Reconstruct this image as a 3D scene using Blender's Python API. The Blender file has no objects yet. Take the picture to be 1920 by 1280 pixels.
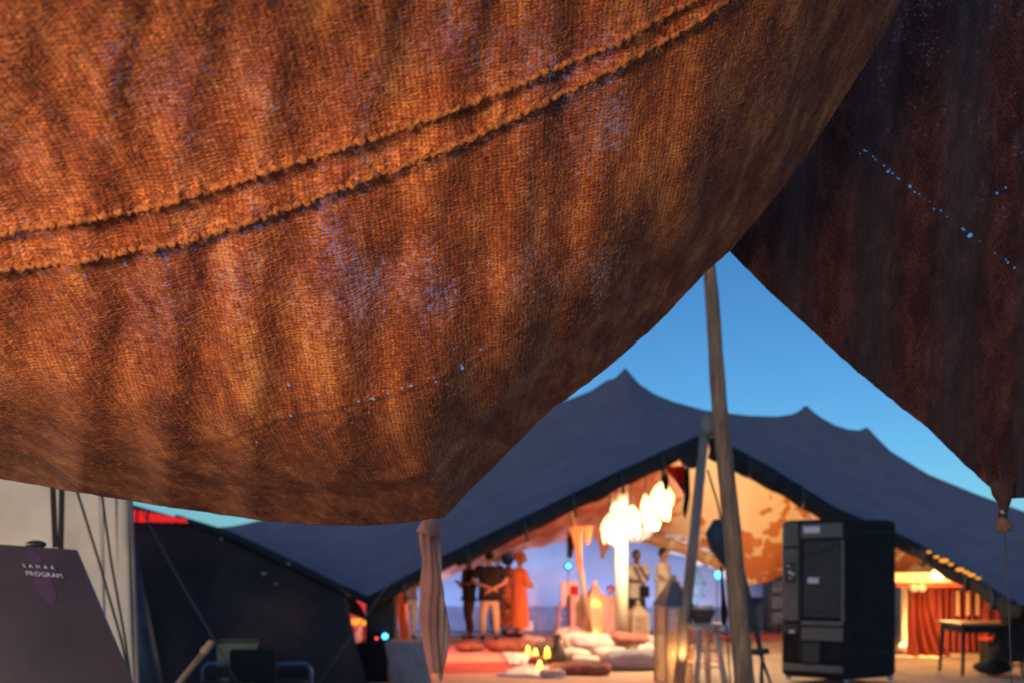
import bpy, bmesh, math, random
import numpy as np
from mathutils import Vector, Matrix, noise as mnoise
random.seed(7); rng = np.random.default_rng(7)
PI = math.pi
sc = bpy.context.scene
COL = sc.collection

# ------------------------------------------------------------------ camera
F = 1600.0; CAMZ = 1.5      # level camera, the frame shifted up (the photograph's verticals stay parallel)
cam_d = bpy.data.cameras.new('camera'); cam = bpy.data.objects.new('camera', cam_d); COL.objects.link(cam)
cam.location = (0, 0, CAMZ); cam.rotation_euler = (PI/2, 0, 0)
cam_d.sensor_width = 36; cam_d.lens = F/1920*36; cam_d.shift_y = (1060-640)/1920
cam_d.clip_start = 0.02; cam_d.clip_end = 3000
cam_d.dof.use_dof = True; cam_d.dof.focus_distance = 1.0; cam_d.dof.aperture_fstop = 5.6
sc.camera = cam

# ------------------------------------------------------------------ world + sun
world = bpy.data.worlds.new('World'); sc.world = world; world.use_nodes = True
wn = world.node_tree; wn.nodes.clear()
wo = wn.nodes.new('ShaderNodeOutputWorld'); bg = wn.nodes.new('ShaderNodeBackground')
sky = wn.nodes.new('ShaderNodeTexSky'); sky.sky_type = 'NISHITA'; sky.sun_disc = False
sky.sun_elevation = math.radians(13); sky.sun_rotation = math.radians(200)
sky.ozone_density = 2.4; sky.air_density = 1.0; sky.dust_density = 0.3
hs = wn.nodes.new('ShaderNodeMix'); hs.data_type = 'RGBA'; hs.blend_type = 'MULTIPLY'
hs.inputs[0].default_value = 1.0; hs.inputs[7].default_value = (0.38, 0.80, 1.14, 1)
wn.links.new(sky.outputs[0], hs.inputs[6]); wn.links.new(hs.outputs[2], bg.inputs[0])
bg.inputs[1].default_value = 0.105
wn.links.new(bg.outputs[0], wo.inputs[0])
sun_d = bpy.data.lights.new('sun', 'SUN'); sun_d.energy = 0.22; sun_d.angle = math.radians(25); sun_d.color = (1.0, .62, .62)
sun = bpy.data.objects.new('sun', sun_d); COL.objects.link(sun)
sun.rotation_euler = (math.radians(66), 0, math.radians(-20))
sc.view_settings.view_transform = 'Standard'; sc.view_settings.look = 'None'
sc.view_settings.exposure = 0; sc.view_settings.gamma = 1; sc.view_settings.use_curve_mapping = False

# ------------------------------------------------------------------ geometry of the view
CT, ST = 1.0, 0.0; PY0 = 1060.0
def W(px, py, Y):
    """point of the place seen at that spot of the photograph, Y metres ahead"""
    a = (px-960)/F; s = (PY0-py)/F
    dy = CT - s*ST; dz = ST + s*CT
    return Vector((a*Y/dy, Y, CAMZ + dz*Y/dy))
def G(px, py, z=0.0):
    s = (PY0-py)/F; dy = CT - s*ST; dz = ST + s*CT
    return W(px, py, (z-CAMZ)*dy/dz)

# ------------------------------------------------------------------ materials
def nmat(name, c1, c2=None, rough=.8, scale=8, bump=0.0, bscale=60, emit=None, estr=0, metal=0, alpha=None, detail=6, sheen=0, trans=0, stretch=None):
    m = bpy.data.materials.new(name); m.use_nodes = True; nt = m.node_tree; N = nt.nodes; L = nt.links
    b = N['Principled BSDF']; b.inputs['Roughness'].default_value = rough; b.inputs['Metallic'].default_value = metal
    if c2 is None: c2 = tuple(x*.7 for x in c1)
    tc = N.new('ShaderNodeTexCoord'); no = N.new('ShaderNodeTexNoise'); no.inputs['Scale'].default_value = scale; no.inputs['Detail'].default_value = detail
    src = tc.outputs['Object']
    if stretch:
        mp = N.new('ShaderNodeMapping'); mp.inputs['Scale'].default_value = stretch; L.new(src, mp.inputs[0]); src = mp.outputs[0]
    L.new(src, no.inputs['Vector'])
    r = N.new('ShaderNodeValToRGB'); r.color_ramp.elements[0].position = .35; r.color_ramp.elements[1].position = .68
    r.color_ramp.elements[0].color = (*c2, 1); r.color_ramp.elements[1].color = (*c1, 1)
    L.new(no.outputs[0], r.inputs[0]); L.new(r.outputs[0], b.inputs['Base Color'])
    if bump:
        n2 = N.new('ShaderNodeTexNoise'); n2.inputs['Scale'].default_value = bscale; n2.inputs['Detail'].default_value = 4; L.new(src, n2.inputs['Vector'])
        bp = N.new('ShaderNodeBump'); bp.inputs['Strength'].default_value = .8; bp.inputs['Distance'].default_value = bump
        L.new(n2.outputs[0], bp.inputs['Height']); L.new(bp.outputs[0], b.inputs['Normal'])
    if emit: b.inputs['Emission Color'].default_value = (*emit, 1); b.inputs['Emission Strength'].default_value = estr
    if alpha is not None: b.inputs['Alpha'].default_value = alpha
    if sheen: b.inputs['Sheen Weight'].default_value = sheen
    if trans:
        t = N.new('ShaderNodeBsdfTranslucent'); L.new(r.outputs[0], t.inputs[0]); mx = N.new('ShaderNodeMixShader'); mx.inputs[0].default_value = trans
        L.new(b.outputs[0], mx.inputs[1]); L.new(t.outputs[0], mx.inputs[2]); L.new(mx.outputs[0], N['Material Output'].inputs[0])
    return m

M = {}
M['sand'] = nmat('sand', (.42,.33,.25), (.30,.23,.17), 1, 1.3, .02, 9)
M['roof'] = nmat('grey stretch canvas', (.30,.21,.235), (.25,.175,.20), .9, 2.0, .05, 1.6)
M['hem'] = nmat('black hem canvas', (.026,.022,.024), (.010,.009,.010), .8, 5, .03, 6)
M['darkcloth'] = nmat('dark brown tent cloth', (.050,.028,.030), (.028,.018,.022), .95, 3, .02, 4)
M['cream'] = nmat('cream canvas', (.56,.50,.42), (.47,.41,.34), .9, 5, .002, 80)
M['plaster'] = nmat('pale plaster', (.42,.45,.52), (.33,.36,.43), .9, 1.2, .01, 8)
M['dado'] = nmat('grey plinth plaster', (.22,.21,.25), (.15,.15,.18), .9, 2, .01, 8)
M['polewood'] = nmat('grey weathered wood', (.60,.30,.155), (.26,.135,.075), .85, 14, .006, 40, stretch=(3,3,.35))
M['stoolwood'] = nmat('pale stool wood', (.62,.42,.34), (.48,.31,.25), .7, 10, .002, 50, stretch=(3,3,.4))
M['tanwood'] = nmat('tan wood', (.50,.30,.17), (.38,.21,.11), .6, 12, .002, 50, stretch=(3,3,.4))
M['greypaint'] = nmat('grey painted pole', (.34,.27,.23), (.22,.17,.15), .6, 6, .003, 30, stretch=(2,2,.4))
M['creampole'] = nmat('cream pole', (.62,.52,.36), (.50,.40,.26), .6, 6, stretch=(2,2,.3))
M['black'] = nmat('black plastic', (.022,.022,.026), (.014,.014,.017), .5, 20, .001, 60)
M['blackfab'] = nmat('black fabric', (.013,.011,.013), (.008,.007,.008), .95, 8, .004, 40)
M['greyplastic'] = nmat('grey green plastic', (.135,.128,.108), (.10,.095,.08), .55, 12, .001, 90)
M['dgrey'] = nmat('dark grey plastic', (.038,.038,.036), (.026,.026,.026), .6, 14)
M['label'] = nmat('white label', (.80,.74,.78), (.7,.64,.7), .6, 30)
M['steel'] = nmat('steel', (.50,.52,.56), (.36,.38,.42), .35, 30, metal=.6)
M['lead'] = nmat('grey sheet metal', (.20,.20,.21), (.15,.15,.16), .5, 8, metal=.3)
M['glass'] = nmat('amber dusty glass', (.85,.62,.38), (.70,.46,.26), .35, 4, alpha=.38)
M['skin'] = nmat('skin', (.50,.29,.20), (.44,.25,.17), .6, 20)
M['skindark'] = nmat('brown skin', (.22,.11,.07), (.18,.09,.06), .6, 20)
M['hair'] = nmat('black hair', (.012,.010,.010), (.006,.006,.006), .8, 40, .004, 60)
M['shirtblack'] = nmat('black cotton', (.022,.020,.024), (.014,.013,.016), .95, 10, .004, 18)
M['white'] = nmat('white cotton', (.74,.70,.66), (.62,.58,.54), .9, 6, .006, 14)
M['khaki'] = nmat('cream trousers', (.66,.55,.42), (.56,.46,.35), .9, 6, .006, 14)
M['navy'] = nmat('dark shorts', (.022,.022,.032), (.014,.014,.022), .9, 8, .004, 20)
M['darkbrown'] = nmat('dark maroon cloth', (.07,.025,.022), (.05,.018,.016), .95, 8, .005, 14)
M['orange'] = nmat('orange robe cloth', (.75,.26,.09), (.55,.15,.05), .9, 9, .008, 10, stretch=(1,1,.25))
M['robestripe'] = nmat('orange and brown striped robe', (.62,.24,.09), (.08,.03,.025), .9, 6, .006, 14, stretch=(1,1,2.2), detail=1)
M['teal'] = nmat('pale green cloth', (.38,.52,.50), (.30,.42,.41), .9, 6, .006, 14)
M['greyshirt'] = nmat('grey cotton', (.28,.25,.26), (.22,.19,.2), .9, 6, .006, 14)
M['red'] = nmat('red cloth', (.45,.035,.03), (.28,.015,.015), .9, 7, .01, 10)
M['redrug'] = nmat('red wool rug', (.62,.14,.09), (.40,.06,.04), 1, 7, .006, 40, stretch=(.5,2.5,1))
M['pinkrug'] = nmat('pink faded rug', (.66,.36,.34), (.55,.24,.22), 1, 5, .006, 40)
M['peachrug'] = nmat('peach jute rug', (.70,.45,.30), (.60,.34,.21), 1, 8, .006, 30, stretch=(.6,2,1))
M['curtain'] = nmat('rust red curtain', (.48,.085,.03), (.30,.035,.018), .9, 3, .01, 8, stretch=(2,2,.4))
M['curtaindark'] = nmat('maroon curtain', (.20,.022,.018), (.10,.012,.012), .9, 3, .01, 8, stretch=(2,2,.4))
M['cushcream'] = nmat('cream wool cushion', (.66,.56,.46), (.54,.43,.34), .95, 5, .01, 18)
M['cushpink'] = nmat('dusty pink cushion', (.55,.38,.34), (.42,.27,.25), .95, 5, .01, 18)
M['cushgrey'] = nmat('mauve grey cushion', (.36,.29,.30), (.27,.21,.22), .95, 5, .01, 18)
M['cushbrown'] = nmat('brown kilim cushion', (.34,.12,.07), (.20,.06,.04), .95, 9, .01, 18)
M['clay'] = nmat('dark clay', (.10,.065,.05), (.06,.04,.03), .7, 9, .004, 20)
M['basket'] = nmat('woven basket', (.16,.10,.07), (.09,.055,.04), .9, 30, .006, 60)
M['tufts'] = nmat('cotton tufts', (.72,.64,.52), (.6,.5,.4), 1, 20, .01, 40)
M['rope'] = nmat('dark rope', (.045,.04,.04), (.025,.022,.022), .9, 60)
M['gaunt'] = nmat('thin tan cord', (.13,.10,.08), (.09,.07,.06), .9, 60)
M['gauze'] = nmat('pink beige gauze', (.85,.60,.44), (.70,.33,.25), .95, 9, .008, 30, trans=.3, stretch=(4,4,.5))
M['gauzered'] = nmat('pink gauze', (.72,.34,.25), (.58,.24,.18), .95, 9, .008, 30, trans=.3)
M['crate'] = nmat('whitewashed wood', (.70,.50,.44), (.58,.38,.32), .7, 5, .003, 30)
M['chairblue'] = nmat('blue grey metal', (.13,.19,.30), (.09,.13,.22), .4, 9, metal=.2)
M['olive'] = nmat('mustard cloth', (.34,.29,.13), (.24,.20,.09), .9, 5, .006, 20)
M['boomdark'] = nmat('dark grey nylon', (.055,.055,.07), (.03,.03,.042), .6, 5, .006, 14)
M['tableedge'] = nmat('warm table wood', (.26,.13,.065), (.18,.09,.045), .4, 5)
M['palewood'] = nmat('pale timber', (.75,.58,.38), (.62,.45,.28), .7, 5, stretch=(1,1,.3))
def glow(name, c, s): return nmat(name, tuple(x*.25 for x in c), tuple(x*.25 for x in c), .6, 5, emit=c, estr=s)
M['glowwhite'] = glow('white hot lamp', (1,.74,.34), 2.6)
M['glowyellow'] = glow('yellow candle glow', (1,.66,.04), 2.6)
M['glowcandle'] = glow('candle flame', (1,.78,.10), 6)
M['glowblue'] = glow('cyan stage light', (.10,.62,1), 3)
M['glowred'] = glow('small red led', (1,.05,.05), 3)
M['glowamber'] = glow('amber light as glow', (1,.36,.04), 1.2)  # glow for the lit tent slits and the shelf, not a lamp
M['glowred2'] = glow('red light on cloth as glow', (1,.02,.02), .7)
M['raffia'] = nmat('glowing raffia shade', (.9,.6,.25), (.7,.4,.12), .8, 14, .01, 30, emit=(1,.80,.42), estr=3.0, stretch=(3,3,.6))

def lining_mat():
    m = bpy.data.materials.new('dyed orange lining'); m.use_nodes = True; nt = m.node_tree; N = nt.nodes; L = nt.links
    b = N['Principled BSDF']; b.inputs['Roughness'].default_value = .95
    tc = N.new('ShaderNodeTexCoord')
    n1 = N.new('ShaderNodeTexNoise'); n1.inputs['Scale'].default_value = 3.2; n1.inputs['Detail'].default_value = 5; n1.inputs['Roughness'].default_value = .55
    n2 = N.new('ShaderNodeTexNoise'); n2.inputs['Scale'].default_value = .55; n2.inputs['Detail'].default_value = 1
    L.new(tc.outputs['Object'], n1.inputs[0]); L.new(tc.outputs['Object'], n2.inputs[0])
    ad = N.new('ShaderNodeMath'); ad.operation = 'ADD'; L.new(n1.outputs[0], ad.inputs[0])
    m2 = N.new('ShaderNodeMath'); m2.operation = 'MULTIPLY'; m2.inputs[1].default_value = .9; L.new(n2.outputs[0], m2.inputs[0]); L.new(m2.outputs[0], ad.inputs[1])
    sx = N.new('ShaderNodeSeparateXYZ'); L.new(tc.outputs['Object'], sx.inputs[0])
    # the dye is heavier towards the low back edge of the right half
    mr = N.new('ShaderNodeMapRange'); mr.inputs[1].default_value = 3.2; mr.inputs[2].default_value = 1.9; mr.inputs[3].default_value = -.12; mr.inputs[4].default_value = .10
    L.new(sx.outputs[2], mr.inputs[0])
    a2 = N.new('ShaderNodeMath'); a2.operation = 'ADD'; L.new(ad.outputs[0], a2.inputs[0]); L.new(mr.outputs[0], a2.inputs[1])
    r = N.new('ShaderNodeValToRGB'); e = r.color_ramp.elements
    e[0].position = .96; e[0].color = (.90,.72,.47,1); e[1].position = 1.0; e[1].color = (.62,.22,.07,1)
    r.color_ramp.elements[1].position = .935; r.color_ramp.elements[0].position = .915
    m9 = N.new('ShaderNodeMath'); m9.operation = 'MULTIPLY'; m9.inputs[1].default_value = .875; L.new(a2.outputs[0], m9.inputs[0]); L.new(m9.outputs[0], r.inputs[0]); 
    # left half is the salmon red panel
    mx = N.new('ShaderNodeMix'); mx.data_type = 'RGBA'
    mr2 = N.new('ShaderNodeMapRange'); mr2.inputs[1].default_value = .2; mr2.inputs[2].default_value = 1.1; L.new(sx.outputs[0], mr2.inputs[0])
    r3 = N.new('ShaderNodeValToRGB'); r3.color_ramp.elements[0].position = .42; r3.color_ramp.elements[0].color = (.46,.12,.06,1); r3.color_ramp.elements[1].position = .58; r3.color_ramp.elements[1].color = (.60,.24,.13,1)
    L.new(n1.outputs[0], r3.inputs[0])
    L.new(mr2.outputs[0], mx.inputs[0]); L.new(r3.outputs[0], mx.inputs[6]); L.new(r.outputs[0], mx.inputs[7])
    L.new(mx.outputs[2], b.inputs['Base Color'])
    return m
M['lining'] = lining_mat()

def weave_mat(name, dark, mid, light, p1, p2, gapmul, diag=False, trans=.13, bump=.0016):
    m = bpy.data.materials.new(name); m.use_nodes = True; nt = m.node_tree; N = nt.nodes; L = nt.links
    out = N['Material Output']; b = N['Principled BSDF']; b.inputs['Roughness'].default_value = .95; b.inputs['Sheen Weight'].default_value = .12
    b.inputs['Specular IOR Level'].default_value = .15
    uv = N.new('ShaderNodeUVMap'); uv.uv_map = 'weave'
    def math_(op, a, bb=None, c=None):
        n = N.new('ShaderNodeMath'); n.operation = op
        for i, x in enumerate((a, bb, c)):
            if x is None: continue
            if isinstance(x, (int, float)): n.inputs[i].default_value = x
            else: L.new(x, n.inputs[i])
        return n.outputs[0]
    def noi(scale, detail=3, rough=.6, vec=None):
        n = N.new('ShaderNodeTexNoise'); n.inputs['Scale'].default_value = scale; n.inputs['Detail'].default_value = detail; n.inputs['Roughness'].default_value = rough
        L.new(vec or uv.outputs[0], n.inputs[0]); return n.outputs[0]
    # the yarns wander: warp the coordinates
    wn_ = N.new('ShaderNodeTexNoise'); wn_.inputs['Scale'].default_value = 45; wn_.inputs['Detail'].default_value = 3; L.new(uv.outputs[0], wn_.inputs[0])
    vm = N.new('ShaderNodeVectorMath'); vm.operation = 'MULTIPLY_ADD'; vm.inputs[1].default_value = (.009, .009, 0); L.new(wn_.outputs[1], vm.inputs[0]); L.new(uv.outputs[0], vm.inputs[2])
    sp = N.new('ShaderNodeSeparateXYZ'); L.new(vm.outputs[0], sp.inputs[0]); U, V = sp.outputs[0], sp.outputs[1]
    if diag:
        U2 = math_('ADD', math_('MULTIPLY', U, .8), math_('MULTIPLY', V, .6)); V2 = math_('SUBTRACT', math_('MULTIPLY', V, .8), math_('MULTIPLY', U, .6)); U, V = U2, V2
    cs = math_('SINE', math_('MULTIPLY', U, 2*PI/p1)); rs = math_('SINE', math_('ADD', math_('MULTIPLY', V, 2*PI/p2), math_('MULTIPLY', cs, 1.1)))
    fine = noi(420, 3, .7); mid_n = noi(150, 3, .6); ms = N.new('ShaderNodeMapping'); ms.inputs['Scale'].default_value = (1.25, .42, 1); L.new(uv.outputs[0], ms.inputs[0]); low = noi(26, 3, .5, ms.outputs[0]); vlow = noi(9, 2, .5, ms.outputs[0])
    # streaks: short slubs lying along the rows
    mp = N.new('ShaderNodeMapping'); mp.inputs['Scale'].default_value = (1, 3.2, 1); L.new(vm.outputs[0], mp.inputs[0]); slub = noi(120, 3, .6, mp.outputs[0])
    h = math_('ADD', math_('MULTIPLY', cs, .07 if not diag else .10), math_('MULTIPLY', rs, .085 if not diag else .11))
    h = math_('ADD', h, math_('MULTIPLY', math_('SUBTRACT', noi(70, 4, .65, ms.outputs[0]), .5), .7))
    h = math_('ADD', h, math_('MULTIPLY', fine, .55)); h = math_('ADD', h, math_('MULTIPLY', slub, .85)); h = math_('ADD', h, math_('MULTIPLY', mid_n, .45))
    bp = N.new('ShaderNodeBump'); bp.inputs['Strength'].default_value = 1; bp.inputs['Distance'].default_value = bump*1.6; L.new(h, bp.inputs['Height'])
    L.new(bp.outputs[0], b.inputs['Normal'])
    v = math_('ADD', math_('MULTIPLY', h, .62), math_('ADD', math_('MULTIPLY', low, .56), math_('MULTIPLY', vlow, .32)))
    r = N.new('ShaderNodeValToRGB'); e = r.color_ramp.elements; e[0].position = .60; e[0].color = (*dark, 1); e[1].position = 1.08; e[1].color = (*light, 1)
    e[1].position = 1.0; k = r.color_ramp.elements.new(.82); k.color = (*mid, 1)
    L.new(math_('MULTIPLY', math_('SUBTRACT', v, .10), .72), r.inputs[0])
    e[0].position = .50; 
    r.color_ramp.elements[1].position = .66; r.color_ramp.elements[2].position = .84
    L.new(r.outputs[0], b.inputs['Base Color'])
    t = N.new('ShaderNodeBsdfTranslucent'); L.new(r.outputs[0], t.inputs[0])
    # translucent base: the yarn lets a greyed blue dusk through
    t.inputs[0].default_value = (*mid, 1)
    mx = N.new('ShaderNodeMixShader'); L.new(b.outputs[0], mx.inputs[1]); L.new(t.outputs[0], mx.inputs[2])
    th = N.new('ShaderNodeAttribute'); th.attribute_name = 'thin'
    mx.inputs[0].default_value = trans
    # gaps between the yarns, wide where the knit is loose
    g = math_('ADD', math_('MULTIPLY', cs, -.42), math_('MULTIPLY', math_('SUBTRACT', mid_n, .5), 2.4))
    g = math_('ADD', g, math_('MULTIPLY', rs, -.15))
    g = math_('ADD', g, math_('MULTIPLY', math_('SUBTRACT', low, .5), 1.5))
    g = math_('ADD', g, math_('MULTIPLY', math_('SUBTRACT', slub, .5), 1.6))
    g = math_('SUBTRACT', g, math_('SUBTRACT', 1.52, math_('MULTIPLY', th.outputs['Fac'], 1.45*gapmul)))
    g = math_('MULTIPLY', math_('ADD', g, math_('MULTIPLY', math_('SUBTRACT', fine, .5), 2.6)), .8)
    hl = N.new('ShaderNodeAttribute'); hl.attribute_name = 'hole'
    g2 = math_('MULTIPLY', math_('SUBTRACT', hl.outputs['Fac'], .45), 6)
    gg = N.new('ShaderNodeClamp'); gg.inputs[2].default_value = .36; L.new(g, gg.inputs[0])
    gh = N.new('ShaderNodeClamp'); L.new(g2, gh.inputs[0])
    tr = N.new('ShaderNodeBsdfTransparent'); m2 = N.new('ShaderNodeMixShader'); L.new(math_('MAXIMUM', gg.outputs[0], gh.outputs[0]), m2.inputs[0])
    L.new(mx.outputs[0], m2.inputs[1]); L.new(tr.outputs[0], m2.inputs[2]); L.new(m2.outputs[0], out.inputs[0])
    return m
M['canopy'] = weave_mat('rust brown goat hair weave', (.09,.022,.018), (.37,.083,.027), (.88,.35,.105), .0044, .0031, 1.0)
M['flap'] = weave_mat('twill weave darkened for shade', (.022,.009,.012), (.068,.022,.020), (.17,.060,.050), .0060, .0048, .82, True, .05, .0010)  # same tent cloth as the canopy, its shade put into darker colours

# ------------------------------------------------------------------ mesh helpers
def link(name, me, mat=None, parent=None):
    o = bpy.data.objects.new(name, me); COL.objects.link(o)
    if mat is not None:
        if isinstance(mat, (list, tuple)):
            for x in mat: me.materials.append(x)
        else: me.materials.append(mat)
    if parent: o.parent = parent
    return o
def mesh(name, vs, fs, mat, parent=None, smooth=True):
    me = bpy.data.meshes.new(name); me.from_pydata([tuple(v) for v in vs], [], fs)
    if smooth: me.polygons.foreach_set('use_smooth', [True]*len(me.polygons))
    me.update(); return link(name, me, mat, parent)
def empty(name, loc, label, cat, group=None, rz=0):
    o = bpy.data.objects.new(name, None); COL.objects.link(o); o.location = loc; o.rotation_euler = (0,0,rz); o.empty_display_size = .1
    return tag(o, label, cat, group)
def tag(o, label, cat, group=None):
    o['label'] = label; o['category'] = cat
    if group: o['group'] = group
    return o
def struct(o): o['kind'] = 'structure'; return o
class B:
    def __init__(s): s.v = []; s.f = []; s.mi = []; s.m = 0
    def add(s, vs, fs):
        n = len(s.v); s.v += [Vector(x) for x in vs]; s.f += [tuple(i+n for i in f) for f in fs]; s.mi += [s.m]*len(fs); return s
    def box(s, c, d, rot=None, bev=0.0):
        bm = bmesh.new(); bmesh.ops.create_cube(bm, size=1)
        for v in bm.verts: v.co = Vector((v.co.x*d[0], v.co.y*d[1], v.co.z*d[2]))
        if bev: bmesh.ops.bevel(bm, geom=list(bm.edges), offset=bev, segments=2, profile=.5, affect='EDGES')
        R = rot.to_matrix() if hasattr(rot, 'to_matrix') else (rot or Matrix.Identity(3))
        s.add([R @ v.co + Vector(c) for v in bm.verts], [tuple(v.index for v in f.verts) for f in (bm.verts.index_update() or bm.faces)]); bm.free(); return s
    def tube(s, pts, r, n=10, cap=True):
        pts = [Vector(p) for p in pts]; m = len(pts); rr = r if isinstance(r, (list, tuple)) else [r]*m
        vs = []; fs = []; ref = None
        for i, p in enumerate(pts):
            t = (pts[min(i+1,m-1)]-pts[max(i-1,0)]).normalized()
            if ref is None: ref = t.orthogonal().normalized()
            ref = (ref - t*ref.dot(t)).normalized(); bi = t.cross(ref)
            for k in range(n):
                a = 2*PI*k/n; vs.append(p+(ref*math.cos(a)+bi*math.sin(a))*rr[i])
        for i in range(m-1):
            for k in range(n): fs.append((i*n+k, i*n+(k+1)%n, (i+1)*n+(k+1)%n, (i+1)*n+k))
        if cap: fs.append(tuple(reversed(range(n)))); fs.append(tuple((m-1)*n+k for k in range(n)))
        return s.add(vs, fs)
    def lathe(s, prof, c=(0,0,0), n=24, sx=1, sy=1, sq=0):
        vs = []; fs = []; m = len(prof); c = Vector(c)
        for r, z in prof:
            for k in range(n):
                a = 2*PI*k/n; vs.append(c+Vector((r*math.cos(a)*sx, r*math.sin(a)*sy, z)))
        for i in range(m-1):
            for k in range(n): fs.append((i*n+k, i*n+(k+1)%n, (i+1)*n+(k+1)%n, (i+1)*n+k))
        fs.append(tuple(reversed(range(n)))); fs.append(tuple((m-1)*n+k for k in range(n)))
        return s.add(vs, fs)
    def ball(s, c, r, sc=(1,1,1), n=14):
        prof = [(max(1e-4, r*math.sin(PI*i/(n-2))), -r*math.cos(PI*i/(n-2))) for i in range(n-1)]
        vs0 = len(s.v); s.lathe([(a, b*sc[2]) for a, b in prof], c, n, sc[0], sc[1]); return s
    def build(s, name, mat, parent=None, smooth=True):
        me = bpy.data.meshes.new(name); me.from_pydata([tuple(v) for v in s.v], [], s.f)
        me.polygons.foreach_set('use_smooth', [smooth]*len(me.polygons))
        if max(s.mi, default=0) > 0: me.polygons.foreach_set('material_index', s.mi)
        me.update(); return link(name, me, mat, parent)
def grid(name, P, mat, parent=None, thick=0, smooth=True):
    """P: array (r, c, 3)"""
    r, c = P.shape[:2]; vs = P.reshape(-1, 3)
    idx = np.arange(r*c).reshape(r, c)
    fs = np.stack([idx[:-1,:-1], idx[:-1,1:], idx[1:,1:], idx[1:,:-1]], -1).reshape(-1, 4)
    o = mesh(name, vs.tolist(), fs.tolist(), mat, parent, smooth)
    if thick:
        md = o.modifiers.new('thickness', 'SOLIDIFY'); md.thickness = thick; md.offset = 0
    return o
def nz(x, y, z=0): return mnoise.noise(Vector((x, y, z)))
def Rz(a): return Matrix.Rotation(a, 3, 'Z')
def rel(o, p): return Vector(p) - Vector(o)
def interp(x, pts, k): return np.interp(x, [p[0] for p in pts], [p[k] for p in pts])
def point_light(name, loc, col, power, rad=.08):
    d = bpy.data.lights.new(name, 'POINT'); d.energy = power; d.color = col; d.shadow_soft_size = rad
    o = bpy.data.objects.new(name, d); COL.objects.link(o); o.location = loc; return o
def spot_light(name, loc, target, col, power, ang=90, rad=.1):
    d = bpy.data.lights.new(name, 'SPOT'); d.energy = power; d.color = col; d.shadow_soft_size = rad; d.spot_size = math.radians(ang); d.spot_blend = .7
    o = bpy.data.objects.new(name, d); COL.objects.link(o); o.location = loc
    o.rotation_euler = (Vector(target)-Vector(loc)).to_track_quat('-Z', 'Y').to_euler(); return o

# ================================================================== GROUND
def ground():
    n = 130; P = np.zeros((n, n, 3))
    t = np.linspace(-1, 1, n); xs = np.sign(t)*(np.abs(t)**2.6)*900
    ys = 12 + np.sign(t)*(np.abs(t)**2.6)*900
    for i, y in enumerate(ys):
        for j, x in enumerate(xs):
            P[i, j] = (x, y, .03*nz(x*.6, y*.6)-.015 if abs(x) < 30 and abs(y-12) < 30 else 0)
    P[..., 2] = np.minimum(P[..., 2], 0.0)
    struct(grid('ground', P, M['sand']))
ground()

# ================================================================== BIG STRETCH TENT
FR = [(200,930,12.6),(300,962,12.2),(430,1002,11.7),(540,1054,11.2),(630,1099,10.8),(690,1126,10.5),(740,1100,10.6),(830,1050,10.8),(1000,968,10.9),(1160,890,11),(1322,818,11),(1440,880,11.5),(1560,955,12.1),(1700,1014,12.1),(1800,1072,11.7),(1890,1130,11.1),(1960,1140,10.7),(2150,1080,11.5)]
RG = [(200,925,14),(300,970,14),(380,990,14),(440,985,14),(500,972,14.3),(600,935,14.5),(700,898,14.6),(850,842,15),(960,795,15),(1040,757,15),(1075,745,15),(1110,731,15.2),(1128,718,15.2),(1140,711,15.2),(1150,710,15.2),(1162,700,15.2),(1172,688,15.2),(1182,700,15.2),(1200,720,15.2),(1228,738,15.2),(1262,752,15.3),(1320,768,15.5),(1400,778,15.8),(1455,780,15.9),(1485,776,16),(1500,769,16),(1511,757,16),(1522,769,16),(1540,782,16),(1565,796,16),(1590,804,16),(1612,806,16),(1626,799,16),(1640,815,16),(1670,845,16),(1740,888,15.8),(1830,925,15.5),(1920,958,15),(2150,1020,14)]
BK = [(200,1010,18.3),(700,1080,18.3),(800,1084,18.3),(900,1052,18.3),(1000,1016,18.3),(1060,1004,18.3),(1195,1004,18.3),(1330,1052,18.3),(1370,1078,18.2),(1405,1090,18.0),(1440,1080,18.0),(1480,1062,18.1),(1560,1050,18.2),(1700,1072,18.3),(1900,1100,18.3),(2150,1110,18.3)]
tent = empty('stretch_tent', (W(1322,900,11).x, 11, 0), 'big dark blue-grey peaked tent, its bright orange inside open to the front', 'tent')
TO = Vector(tent.location)
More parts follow.
